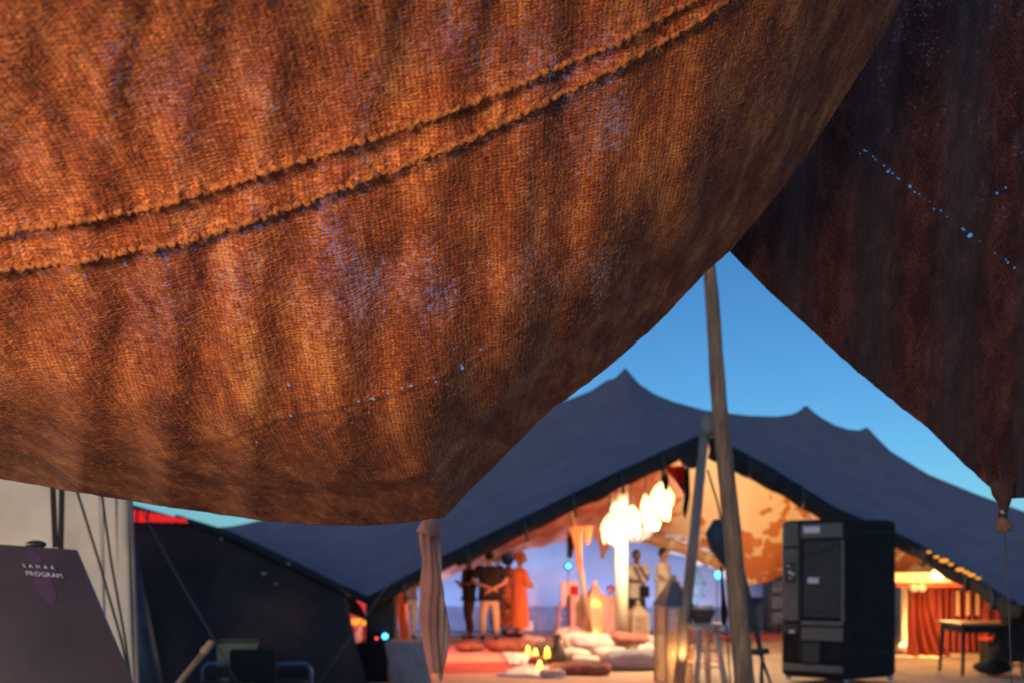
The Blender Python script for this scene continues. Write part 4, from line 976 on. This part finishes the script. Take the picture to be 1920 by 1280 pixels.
# chest / whitewashed cabinet
g = G(1113,1196); e = empty('whitewashed_chest', tuple(g), 'whitewashed wooden chest glowing pink in the red light behind the brown lantern', 'chest')
cw_ = .98
B().box((0,0,.47), (cw_,.45,.86), bev=.01).build('body', M['crate'], e, False)
for s in (-1,1):
    B().box((s*.245,-.232,.47), (.44,.02,.76), bev=.006).build('door', M['crate'], e, False)
    B().tube([(s*.06,-.25,.44),(s*.06,-.25,.54)], .01, 6).build('handle', M['steel'], e)
    B().box((s*.42,0,.02), (.08,.4,.04)).build('foot', M['tanwood'], e, False)
g2 = G(1066,1194); e = empty('painted_box', (g2.x+.02, g2.y, .665), 'white box with a red front panel, standing on the small pale stool', 'box')
B().box((0,0,.26), (.38,.3,.50), bev=.01).build('body', M['white'], e, False)
B().box((.09,-.155,.24), (.17,.012,.36), bev=.004).build('front_panel', M['red'], e, False)

def lantern(px, py, label, w, h, roofh, roofmat, framemat, candles, power=3, group='floor lanterns'):
    g = G(px, py); e = empty('lantern', tuple(g), label, 'lantern', group, .25)
    bh = h-roofh
    B().box((0,0,.02), (w,w,.04), bev=.008).build('base', M[framemat], e, False)
    B().box((0,0,bh-.02), (w*1.02,w*1.02,.04), bev=.008).build('top_ring', M['steel' if roofmat == 'lead' else framemat], e, False)
    for sx in (-1,1):
        for sy in (-1,1): B().box((sx*(w/2-.02),sy*(w/2-.02),bh/2), (.04,.04,bh-.08), bev=.004).build('corner_post', M[framemat], e, False)
    for (c, d) in (((0,-w/2+.012,bh/2),(w-.08,.004,bh-.08)),((0,w/2-.012,bh/2),(w-.08,.004,bh-.08)),((-w/2+.012,0,bh/2),(.004,w-.08,bh-.08)),((w/2-.012,0,bh/2),(.004,w-.08,bh-.08))):
        B().box(c, d).build('pane', M['glass'], e, False)
    B().add([(-w/2-.02,-w/2-.02,bh),(w/2+.02,-w/2-.02,bh),(w/2+.02,w/2+.02,bh),(-w/2-.02,w/2+.02,bh),(-w*.12,-w*.12,h-.06),(w*.12,-w*.12,h-.06),(w*.12,w*.12,h-.06),(-w*.12,w*.12,h-.06)],
            [(0,3,2,1),(0,1,5,4),(1,2,6,5),(2,3,7,6),(3,0,4,7),(4,5,6,7)]).build('roof', M[roofmat], e, False)
    B().lathe([(.01,h-.06),(w*.14,h-.06),(w*.10,h-.02),(w*.14,h),(w*.05,h+.03),(.005,h+.04)], n=16).build('finial', M['creampole'], e)
    for (x, z, r, hh, m) in candles:
        B().lathe([(.005,z),(r,z),(r,z+hh*.7),(r*.6,z+hh*.9),(.005,z+hh)], (x,-.05,0), 14).build('candle', M[m], e)
        point_light('candle_light', (g.x+x, g.y-w*.5-.1, z+hh), (1,.5,.15), power, .05)
    return e
lantern(1262,1281,'tallest wooden lantern with grey metal pyramid roof, in front of the thin grey tent prop', .37, 1.36, .36, 'lead', 'tanwood', [(.07,.10,.055,.28,'glowcandle')], 4)
lantern(1196,1210,'pale domed lantern with clear sides right of the cream pole', .34, .82, .24, 'creampole', 'creampole', [], 2)
lantern(1115,1204,'brown lantern with two yellow lights in front of the whitewashed chest', .32, 1.18, .34, 'tanwood', 'tanwood', [(.02,.06,.09,.16,'glowyellow'),(0,.70,.10,.12,'glowyellow')], 3)

def cushion(px, py, w, d, h, mat, label, rz=0, z=0, tilt=0, group='cushions on the tent floor'):
    g = G(px, py); n = 28; P = []
    bm = B(); m = 14
    for i in range(m+1):
        v = -1+2*i/m; row = []
        for j in range(n):
            a = 2*PI*j/n; ca, sa = math.cos(a), math.sin(a); r = (abs(ca)**4+abs(sa)**4)**(-.25); t = math.cos(v*PI/2)**.45 if abs(v) < 1 else .02
            sagz = 1+.25*nz(ca*2, sa*2, px)
            row.append((ca*r*w/2*t*(1+.06*nz(ca*3, sa*3, px*.1)), sa*r*d/2*t, (math.sin(v*PI/2)*.5+.5)*h*sagz))
        P += row
    fs = [(i*n+j, i*n+(j+1)%n, (i+1)*n+(j+1)%n, (i+1)*n+j) for i in range(m) for j in range(n)] + [tuple(reversed(range(n))), tuple(m*n+j for j in range(n))]
    o = mesh('cushion', P, fs, M[mat]); o.location = (g.x, g.y, z); o.rotation_euler = (tilt, tilt*.4, rz); return tag(o, label, 'cushion', group)
cushion(1100,1228, 1.05,.7,.36,'cushcream','largest cream floor cushion under the brown lantern', .1)
cushion(1068,1222, .55,.5,.40,'cushpink','pink-cream cushion at the left end of the largest cream one', -.2, .02)
cushion(1145,1238, .5,.5,.22,'cushcream','cream cushion between the largest cream one and the mauve one', .3)
cushion(1074,1244, .52,.4,.17,'cushcream','small cream bolster in front of the pink-cream cushion', .05, .06)
cushion(1098,1250, .42,.38,.12,'cushcream','flat cream pillow right of the small bolster', -.1, .05)
cushion(1062,1266, .46,.42,.15,'cushbrown','maroon kilim cushion at the front, left one of the front pair', .2, .02)
cushion(1110,1267, .52,.42,.16,'cushbrown','rust kilim cushion at the front, right one of the front pair', -.2, .02)
cushion(1185,1256, .84,.6,.30,'cushgrey','large mauve-grey floor cushion left of the tall lantern', .1, .0)
cushion(1218,1250, .36,.5,.30,'cushcream','cream cushion half hidden between mauve cushion and tall lantern', .0, .02)
cushion(1180,1236, .60,.5,.16,'cushbrown','dark rust cushion lying on top of the mauve-grey one', .1, .26, .1)
cushion(1225,1228, .48,.4,.2,'cushpink','pinkish cushion behind the tall lantern', .3, .12)
cushion(960,1222, .85,.45,.20,'cushbrown','long rust bolster left of the candles, at the feet of the group', .0, .0)
cushion(935,1216, .5,.4,.16,'cushbrown','small rust cushion at the left end of the long bolster', .2, .0)
cushion(998,1218, .42,.4,.24,'cushpink','dusty pink cushion behind the candles', .4, .0)
cushion(1012,1246, .30,.28,.12,'cushbrown','small rust cushion between the candles and the clay jug', .4, .01)
cushion(1140,1256, .30,.28,.12,'cushbrown','small rust cushion just left of the mauve-grey cushion', .8, .01)
cushion(1088,1236, .36,.3,.14,'cushpink','small dusty pink cushion leaning on the largest cream one', .5, .20, .25)
cushion(1155,1222, .40,.3,.16,'cushgrey','small grey cushion between the cream pole and the brown lantern', -.4, .02)
cushion(1036,1272, .34,.3,.10,'cushpink','flat dusty pink pillow at the left end of the front pair', .2, .03)
cushion(880,1222, .46,.36,.14,'cushbrown','single rust cushion on the pink rug under the broad man', .6, .02)
# throws
def throw(pts, label, mat='white'):
    P4 = [G(*c) for c in pts]; o0 = sum(P4, Vector())/4; n = 24
    P = np.array([[tuple((P4[0].lerp(P4[1], j/n)).lerp(P4[3].lerp(P4[2], j/n), i/n)-o0+Vector((0,0,.045+.035*nz(i*.35, j*.25, pts[0][0])+.02*math.sin(i*.9)))) for j in range(n+1)] for i in range(n+1)])
    o = grid('throw', P, M[mat], None, .012); o.location = o0; return tag(o, label, 'throw')
throw([(955,1250),(975,1250),(1020,1232),(942,1228)], 'crumpled white throw left of the candles, behind the other')
throw([(932,1272),(1060,1276),(1040,1254),(980,1252)], 'long white throw lying at the front below the candles')
g = G(1170,1212); o = B().lathe([(.01,0),(.12,0),(.13,.03),(.06,.05),(.01,.05)], n=20).build('black_disc', M['black']); 
o.name = 'doormat_weight'; o.location = (g.x, g.y, .30); tag(o, 'small black round weight at the foot of the cream pole', 'weight')
# pots
g = G(1044,1253); e = empty('clay_jug', tuple(g), 'dark clay jug with a long neck between candles and cream cushions', 'jug')
B().lathe([(.01,0),(.05,0),(.13,.08),(.15,.18),(.12,.27),(.05,.34),(.045,.45),(.07,.50),(.05,.50),(.01,.46)], n=22).build('vessel', M['clay'], e)
B().tube([(.05,0,.46),(.12,0,.42),(.13,0,.30)], .012, 6).build('handle', M['clay'], e)
g = G(1020,1232); o = B().lathe([(.01,0),(.12,0),(.2,.08),(.19,.2),(.13,.26),(.01,.24)], n=22).build('straw_pouf', M['basket']); o.location = g; tag(o, 'brown woven pouf among the candles', 'pouf')
g = G(987,1184); o = B().box((0,0,.14), (.32,.2,.24), bev=.03).build('pale_box', M['cushcream'], None, False); o.location = g; tag(o, 'small pale box on the floor by the back wall, right of the orange robe', 'box')
def candle(px, py, label, r=.045, h=.16, z=0):
    g = G(px, py, z); e = empty('candle_jar', (g.x, g.y, z), label, 'candle', 'yellow candles in jars among the cushions')
    B().lathe([(.005,0),(r,0),(r*1.05,h*.7),(r*.8,h*.7),(.005,h*.65)], n=16).build('jar', M['glowyellow'], e)
    B().lathe([(.004,h*.62),(r*.6,h*.75),(r*.6,h*1.0),(.003,h*1.25)], n=12).build('flame', M['glowcandle'], e)
    point_light('candle_light', (g.x, g.y-.15, z+h*1.4), (1,.55,.15), 3, .04)
candle(1012,1262,'front candle jar on the long white throw', .045, .15)
candle(1004,1238,'candle jar in the middle, left of the brown pouf', .045, .16)
candle(990,1229,'left candle jar beside the long rust bolster', .04, .14)
candle(1026,1232,'candle jar standing on top of the brown pouf', .04, .12, .25)

# hanging ragged cloths under the roof
def rag(pts, mat, label, Y, cat='hanging cloth', wv=.04):
    """pts: rows of (xl, xr, y)"""
    p0 = W((pts[0][0]+pts[0][1])/2, pts[0][2], Y); n = 16; rows = []
    m = 30; ys = np.linspace(pts[0][2], pts[-1][2], m)
    for i, y in enumerate(ys):
        a = np.interp(y, [q[2] for q in pts], [q[0] for q in pts]); b_ = np.interp(y, [q[2] for q in pts], [q[1] for q in pts])
        rows.append([tuple(W(a+(b_-a)*j/n, y+2.5*nz(j*.6, y*.05), Y+wv*math.sin(j*1.3+y*.05))-p0) for j in range(n+1)])
    o = grid('hanging_cloth', np.array(rows), M[mat], None, .012); o.location = p0; return tag(o, label, cat)
rag([(1244,1290,872),(1252,1290,885),(1268,1289,905),(1280,1289,925),(1285,1288,945)], 'red', 'ragged red cloth hanging from the tent apex beside the black strip', 12.0)
rag([(1283,1292,875),(1283,1293,930),(1280,1289,955),(1283,1285,968)], 'blackfab', 'long black cloth strip hanging by the red cloth at the apex', 11.9)
rag([(1240,1250,885),(1242,1254,900),(1246,1252,918)], 'blackfab', 'short black cloth strip above the largest pendant', 12.0)
rag([(1066,1094,985),(1070,1092,1000),(1078,1090,1030),(1081,1091,1055),(1084,1090,1072)], 'orange', 'flame-orange cloth strip hanging left of the cream pole', 14.2)
rag([(1066,1080,985),(1064,1078,1010),(1064,1072,1045)], 'darkbrown', 'dark maroon cloth strip behind the flame-orange one', 14.4)
rag([(1094,1112,985),(1096,1108,1000),(1098,1104,1020)], 'orange', 'short orange cloth scrap hanging right of the flame-orange strip', 14.2)
rag([(1112,1150,985),(1118,1148,1005),(1124,1142,1022),(1127,1131,1045)], 'cushbrown', 'ragged brown cloth points hanging left of the pendants', 14.6)
rag([(1165,1225,990),(1170,1222,1005),(1178,1200,1016)], 'greyshirt', 'grey-green cloth gathered under the pendants by the cream pole', 14.5)
rag([(745,760,1112),(745,764,1150),(752,768,1200)], 'orange', 'narrow orange curtain edge beside the person in white trousers', 14.0)
# red stage lamp (its lens faces the group); unseen spots added to wash the left half
p = stage_lamp(1145, 1104, 18.2, 'tiny red stage light high behind the whitewashed chest', .03, 'glowred')
spot_light('red_wash', (W(1010,1150,15.3).x, 15.2, 1.6), (W(965,1120,17.3).x, 17.3, .8), (1,.24,.10), 320, 42, .1)
spot_light('red_wash', (W(1150,1150,15.3).x, 14.8, 1.3), (W(1085,1150,17).x, 17.2, .6), (1,.22,.20), 420, 40, .1)
spot_light('pink_wash', (W(820,1100,13).x, 14.2, 2.0), (W(880,1230,14).x, 13.8, 0), (1,.22,.15), 280, 110, .1)

# ================================================================== BIG WOODEN PROP POLE (midground) and things on it
a, b_ = W(1322,430,5.0), W(1400,1330,5.0); b_ = a + (b_-a)*(a.z/(a.z-b_.z))
e = empty('tent_pole', (b_.x, b_.y, 0), 'thick weathered wooden pole leaning up from the ground to the canopy gap', 'tent pole'); e0 = Vector(e.location)
pts = []; rr = []
for t in np.linspace(0, 1, 40):
    p = a.lerp(b_, t); pts.append(p+Vector((.010*nz(t*5,1), .01*nz(t*5,2), 0))-e0); rr.append(.034+.030*t**.8+.004*nz(t*22, 4))
B().tube(pts, rr, 18).build('shaft', M['polewood'], e)
p = W(1380,1120,4.98)-e0
B().tube([W(1352,1060,5.1)-e0, W(1356,1120,5.08)-e0, W(1358,1150,5.08)-e0, W(1357,1172,5.08)-e0], [.006,.012,.022,.010], 8).build('tie', M['blackfab'], e)
B().tube([W(1327,880,5.12)-e0, W(1345,940,5.08)-e0, W(1358,1000,5.05)-e0], .006, 6).build('cord', M['gaunt'], e)
B().tube([W(1362,1170,5.1)-e0, W(1366,1230,5.1)-e0, W(1372,1330,5.1)-e0], .005, 6).build('cord', M['gaunt'], e)
# dark hooded boom stand behind the pole
e = empty('boom_stand', (W(1432,1290,8.5).x, 8.5, 0), 'dark boom stand with a round hood behind the wooden pole', 'stand'); e0 = Vector(e.location)
k_ = lambda x, y: W(x, y, 8.5)-e0
B().tube([k_(1362,978), k_(1352,985), k_(1346,1000), k_(1350,1022), k_(1362,1045), k_(1372,1066)], [.05,.10,.125,.11,.08,.045], 16).build('hood', M['boomdark'], e)
B().tube([k_(1366,1040), k_(1384,1056), k_(1396,1090), k_(1410,1140), k_(1418,1180), k_(1430,1240)], [.05,.045,.03,.026,.03,.02], 10).build('arm', M['boomdark'], e)
B().tube([k_(1409,1221)+Vector((0,0,0)), k_(1425,1221), k_(1441,1220)], [.03,.035,.03], 10).build('cross_knob', M['boomdark'], e)
b0 = k_(1428,1232)
for dx, dy in ((-.10,-.3),(.16,-.15),(.10,.3)): B().tube([b0, Vector((b0.x+dx, b0.y+dy, 0.02))], .016, 8).build('leg', M['boomdark'], e)

# ================================================================== WHEELED AIR COOLER
def cooler():
    Yc = 10.9
    g = Vector((W(1580,1270,Yc).x, Yc, 0)); e = empty('air_cooler', tuple(g), 'big black wheeled portable air cooler with grey-green front and small white labels', 'air cooler'); 
    zt = W(1500,972,Yc).z; zb = .045
    # the front is the narrow lit face (left), the side is the black face
    xl = W(1478,1100,Yc).x-g.x; xm = W(1582,1100,Yc).x-g.x; xr = W(1702,1100,Yc).x-g.x
    H = zt-zb; 
    # rounded body, footprint a rotated rectangle
    A = Vector((xl,.35,0)); Bc = Vector((xm,-.10,0)); Cc = Vector((xr,.28,0)); D = A+(Cc-Bc)
    bm = bmesh.new(); cs = [A,Bc,Cc,D]; vb = [bm.verts.new(c+Vector((0,0,zb))) for c in cs]; vt = [bm.verts.new(c+Vector((0,0,zt))) for c in cs]
    bm.faces.new(list(reversed(vb))); bm.faces.new(vt)
    for i in range(4): bm.faces.new([vb[i], vb[(i+1)%4], vt[(i+1)%4], vt[i]])
    bmesh.ops.bevel(bm, geom=list(bm.edges), offset=.065, segments=4, profile=.5, affect='EDGES')
    me = bpy.data.meshes.new('body'); bm.to_mesh(me); bm.free(); 
    for p in me.polygons: p.use_smooth = False
    link('body', me, M['blackfab'], e)
    # front face frame: u along A->Bc, outward normal
    u = (Bc-A); Wd = u.length; u.normalize(); nrm = Vector((u.y,-u.x,0)); 
    if nrm.y > 0: nrm = -nrm
    ang = math.atan2(u.y, u.x); Rm = Rz(ang)
    def slab(u0, u1, z0, z1, d, mat, name, out=0.0, bev=.012):
        c = A+u*((u0+u1)/2*Wd)+nrm*(d/2+out)+Vector((0,0,zb+(z0+z1)/2*H)); return B().box(c, ((u1-u0)*Wd, d, (z1-z0)*H), Rm, bev).build(name, M[mat], e, False)
    slab(.05,.30,.93-.10,.985,.05,'greyplastic','top_cap',0,.02)
    slab(.05,.30,.36,.82,.05,'greyplastic','control_column')
    slab(.33,.95,.88,.975,.05,'greyplastic','top_panel',0,.02)
    slab(.36,.92,.38,.87,.012,'dgrey','air_grille')
    for k, (a, b, z) in enumerate(((.38,.50,.775),(.48,.66,.790),(.64,.80,.810),(.78,.91,.835))):
        slab(a,b,z,z+.035,.030,'dgrey','moulded_lip',.010,.008)
    slab(.37,.91,.385,.41,.03,'dgrey','moulded_lip',.010,.006)
    slab(.92,.97,.36,.87,.045,'greyplastic','side_rail')
    slab(.31,.345,.10,.95,.02,'dgrey','recess_strip')
    slab(.05,.30,.28,.345,.045,'dgrey','drawer')
    slab(.34,.95,.335,.365,.05,'greyplastic','sill')
    slab(.34,.95,.24,.325,.035,'greyplastic','lower_panel')
    slab(.36,.62,.10,.23,.05,'dgrey','pump_housing')
    slab(.08,.34,.10,.22,.01,'blackfab','tank_window')
    slab(.66,.94,.10,.22,.01,'blackfab','tank_window')
    slab(.07,.95,.045,.09,.06,'greyplastic','foot_panel')
    slab(.10,.26,.60,.73,.012,'black','control_panel',.05,.01)
    for k, (a, z, m) in enumerate(((.13,.70,'steel'),(.20,.69,'greyplastic'),(.15,.66,'label'),(.20,.65,'label'),(.16,.625,'pinkrug'))):
        slab(a,a+.045,z,z+.016,.01,m,'button',.062,.003)
    slab(.38,.62,.915,.955,.004,'label','label_sticker',.052,.001)
    slab(.44,.60,.60,.635,.004,'label','label_sticker',.042,.001)
    slab(.16,.24,.285,.30,.004,'label','label_sticker',.047,.001)
    # side: shallow ribs
    v = (Cc-Bc); Vd = v.length; v.normalize(); sn = Vector((v.y,-v.x,0)); ang2 = math.atan2(v.y, v.x)
    for z in (.16,.92): B().box(Bc+v*Vd/2+sn*.004+Vector((0,0,zb+z*H)), (Vd*.86,.02,.018), Rz(ang2), .004).build('side_rib', M['black'], e, False)
    B().box(Bc+v*Vd*.5+sn*.004+Vector((0,0,zb+.55*H)), (Vd*.66,.02,H*.62), Rz(ang2), .01).build('side_panel', M['blackfab'], e, False)
    for i, c in enumerate((A+Vector((.12,.02,0)), Bc+Vector((.03,.10,0)), Cc+Vector((-.10,.0,0)), D+Vector((0,-.12,0)))):
        w = empty('x', (0,0,0), '', ''); bpy.data.objects.remove(w)
        cst = B().box(c+Vector((0,0,zb-.012)), (.07,.07,.03), None, .005).build('caster', M['steel'], e, False)
        wh = B().tube([c+Vector((-.02,0,.035)), c+Vector((.02,0,.035))], .035, 14).build('wheel', M['steel'], cst)
        B().box(c+Vector((-.03,0,.05)), (.006,.04,.05)).build('fork', M['steel'], cst, False)
    B().tube([A.lerp(Bc,.5)+Vector((-.04,0,zt)), A.lerp(Bc,.5)+Vector((-.04,0,zt+.05))], .02, 8).build('bolt', M['steel'], e)
cooler()

# ================================================================== RIGHT: red curtain corner, table, easel
def curtain(x0, x1, ytop, ybot, Y, mat, label, waves=7, gather=None, amp=.09):
    a = W(x0, ytop, Y); c = W(x1, ytop, Y); zt = a.z; p0 = Vector(((a.x+c.x)/2, Y, 0)); n = 90; m = 36; P = np.zeros((m, n, 3))
    for i in range(m):
        t = i/(m-1); z = zt*(1-t)
        for j in range(n):
            s = j/(n-1); x = a.x+(c.x-a.x)*s
            if gather: x += gather*(t**2)*s
            P[i, j] = (x-p0.x, amp*math.sin(s*waves*2*PI+.6*math.sin(t*2))*(.4+.6*t)+.03*nz(s*9, t*3), z)
    o = empty('curtain', tuple(p0), label, 'curtain', 'red curtains in the right corner'); grid('drape', P, M[mat], o, .01)
    B().tube([(a.x-p0.x-.05,0,zt+.01),(c.x-p0.x+.05,0,zt+.01)], .02, 8).build('rail', M['tanwood'], o); return o
curtain(1703,1745,1100,1230,14.2,'curtain','bright rust curtain gathered aside next to the cream post', 4, .35)
curtain(1742,1850,1100,1230,14.9,'curtaindark','dark maroon curtain with brighter stripes behind the table', 9)
curtain(1840,1990,1085,1230,14.6,'curtaindark','dim maroon curtain at the far right behind the easel', 8, amp=.04)
for x in (1796,1815,1833):
    p = W(x,1130,14.72); o = B().box((0,0,0), (.055,.01,.42), bev=.003).build('curtain_ribbon', M['peachrug'], None, False); o.location = p; tag(o, {1796:'leftmost pale ribbon hanging on the maroon curtain',1815:'middle pale ribbon hanging on the maroon curtain',1833:'rightmost pale ribbon hanging on the maroon curtain'}[x], 'ribbon', 'pale ribbons on the maroon curtain')
# yellow pelmet/beam
e = empty('pelmet_beam', tuple(W(1735,1080,13.9)), 'pale timber beam lit yellow above the rust curtain', 'beam'); e0 = Vector(e.location)
B().box(W(1735,1082,13.9)-e0, (1.1,.12,.16), Rz(0), .01).build('beam', M['palewood'], e, False)
B().box(W(1745,1096,13.85)-e0, (1.15,.10,.07), Rz(0), .01).build('lower_rail', M['curtain'], e, False)
for x in (1713,1728): B().ball(W(x,1102,13.8)-e0, .075, (1,.6,.9)).build('tassel', M['cushpink'], e)
# glowing bowl on the ground
g = G(1706,1224); e = empty('floor_lamp_bowl', tuple(g), 'white-hot glowing bowl lamp on the ground at the curtain foot', 'lamp')
B().lathe([(.01,0),(.10,0),(.2,.06),(.22,.12),(.18,.12),(.01,.09)], n=22).build('bowl', M['palewood'], e)
B().ball((0,0,.13), .15, (1.2,.9,.6)).build('glow', M['glowwhite'], e)
point_light('bowl_light', (g.x+.1, g.y-.32, .28), (1,.5,.16), 110, .1)
point_light('pelmet_light', (W(1725,1062,14).x, 13.5, W(1725,1072,14).z+.05), (1,.60,.16), 35, .1)
# table
g0 = G(1838,1262); zt = W(1838,1167,g0.y).z; e = empty('side_table', tuple(g0), 'dark square table with a warm wooden top in front of the maroon curtain', 'table')
B().box((.0,0,zt), (.90,.7,.035), bev=.008).build('table_top', M['tableedge'], e, False)
for sx in (-1,1):
    for sy in (-1,1): B().tube([(sx*.38,sy*.28,zt-.02),(sx*.41,sy*.31,0)], [.035,.02], 8).build('leg', M['blackfab'], e)
B().box((0,0,zt-.07), (.80,.6,.09), bev=.004).build('apron', M['blackfab'], e, False)
o = B().ball((0,0,.10), .2, (1.3,1,.5), 14).build('dark_bag', M['blackfab']); o.location = (g0.x+.12, g0.y-.1, 0); tag(o, 'slumped dark bag on the ground under the table', 'bag')
g = W(1868,1198,13.0); o = empty('low_stool', (g.x, 13.0, 0), 'low red-topped seat between the table and the dark easel', 'seat')
B().box((0,0,g.z), (.42,.3,.05), bev=.015).build('cushion', M['red'], o, False)
for s in (-1,1): B().box((s*.17,0,g.z/2), (.03,.26,g.z-.05)).build('leg', M['blackfab'], o, False)
# dark easel / draped stand
pa = W(1868,1236,11.6); pt = W(1890,1130,11.6)
e = empty('draped_stand', (W(1905,1230,11.6).x, 11.6, 0), 'black cloth draped over a pointed stand at the right edge', 'stand'); e0 = Vector(e.location)
P = []
for i in range(20):
    t = i/19; z = pt.z*(1-t)+pa.z*t; hw = .10+.30*t; P.append([(math.cos(a)*hw*(1+.08*math.sin(5*a+t*3))+.02, math.sin(a)*hw*.8*(1+.08*math.sin(7*a)), z) for a in np.linspace(0, 2*PI, 41)])
grid('cloth', np.array(P), M['blackfab'], e)
for a in (0.3,2.4,4.5): B().tube([(0,0,pt.z),(.28*math.cos(a),.25*math.sin(a),0)], .018, 8).build('leg', M['tanwood'], e)
B().ball((0,0,pt.z+.02), .08, (1.2,1,.8)).build('peak_knot', M['hem'], e)

# ================================================================== ASSUMED LAMP behind the viewer that lights the canopy
def make_assumed_lamp(loc, power, label, col=(1,.69,.43), rad=.12):
    e = empty('assumed_lamp', (loc[0], loc[1], 0), label, 'lamp')
    B().lathe([(.005,0),(.13,0),(.14,.02),(.03,.04),(.018,.06),(.018,loc[2]-.16),(.05,loc[2]-.13),(.005,loc[2]-.12)], n=16).build('stand', M['black'], e)
    B().ball((0,0,loc[2]+.0), .05).build('bulb', M['glowwhite'], e)
    point_light('assumed_lamp_light', (loc[0], loc[1]+.0, loc[2]+.11), col, power, rad)
make_assumed_lamp((-.42,-.10,1.51), 52, 'assumed unseen standing lamp behind the viewer on the left lighting the canopy')  # assumed lamp, placed out of view to give the canopy its warm light
make_assumed_lamp((-2.1,1.7,1.45), 60, 'small unseen lamp added to light the canvas wall, out of the frame on the left', (1,.72,.46))  # added out of view to brighten the canvas wall
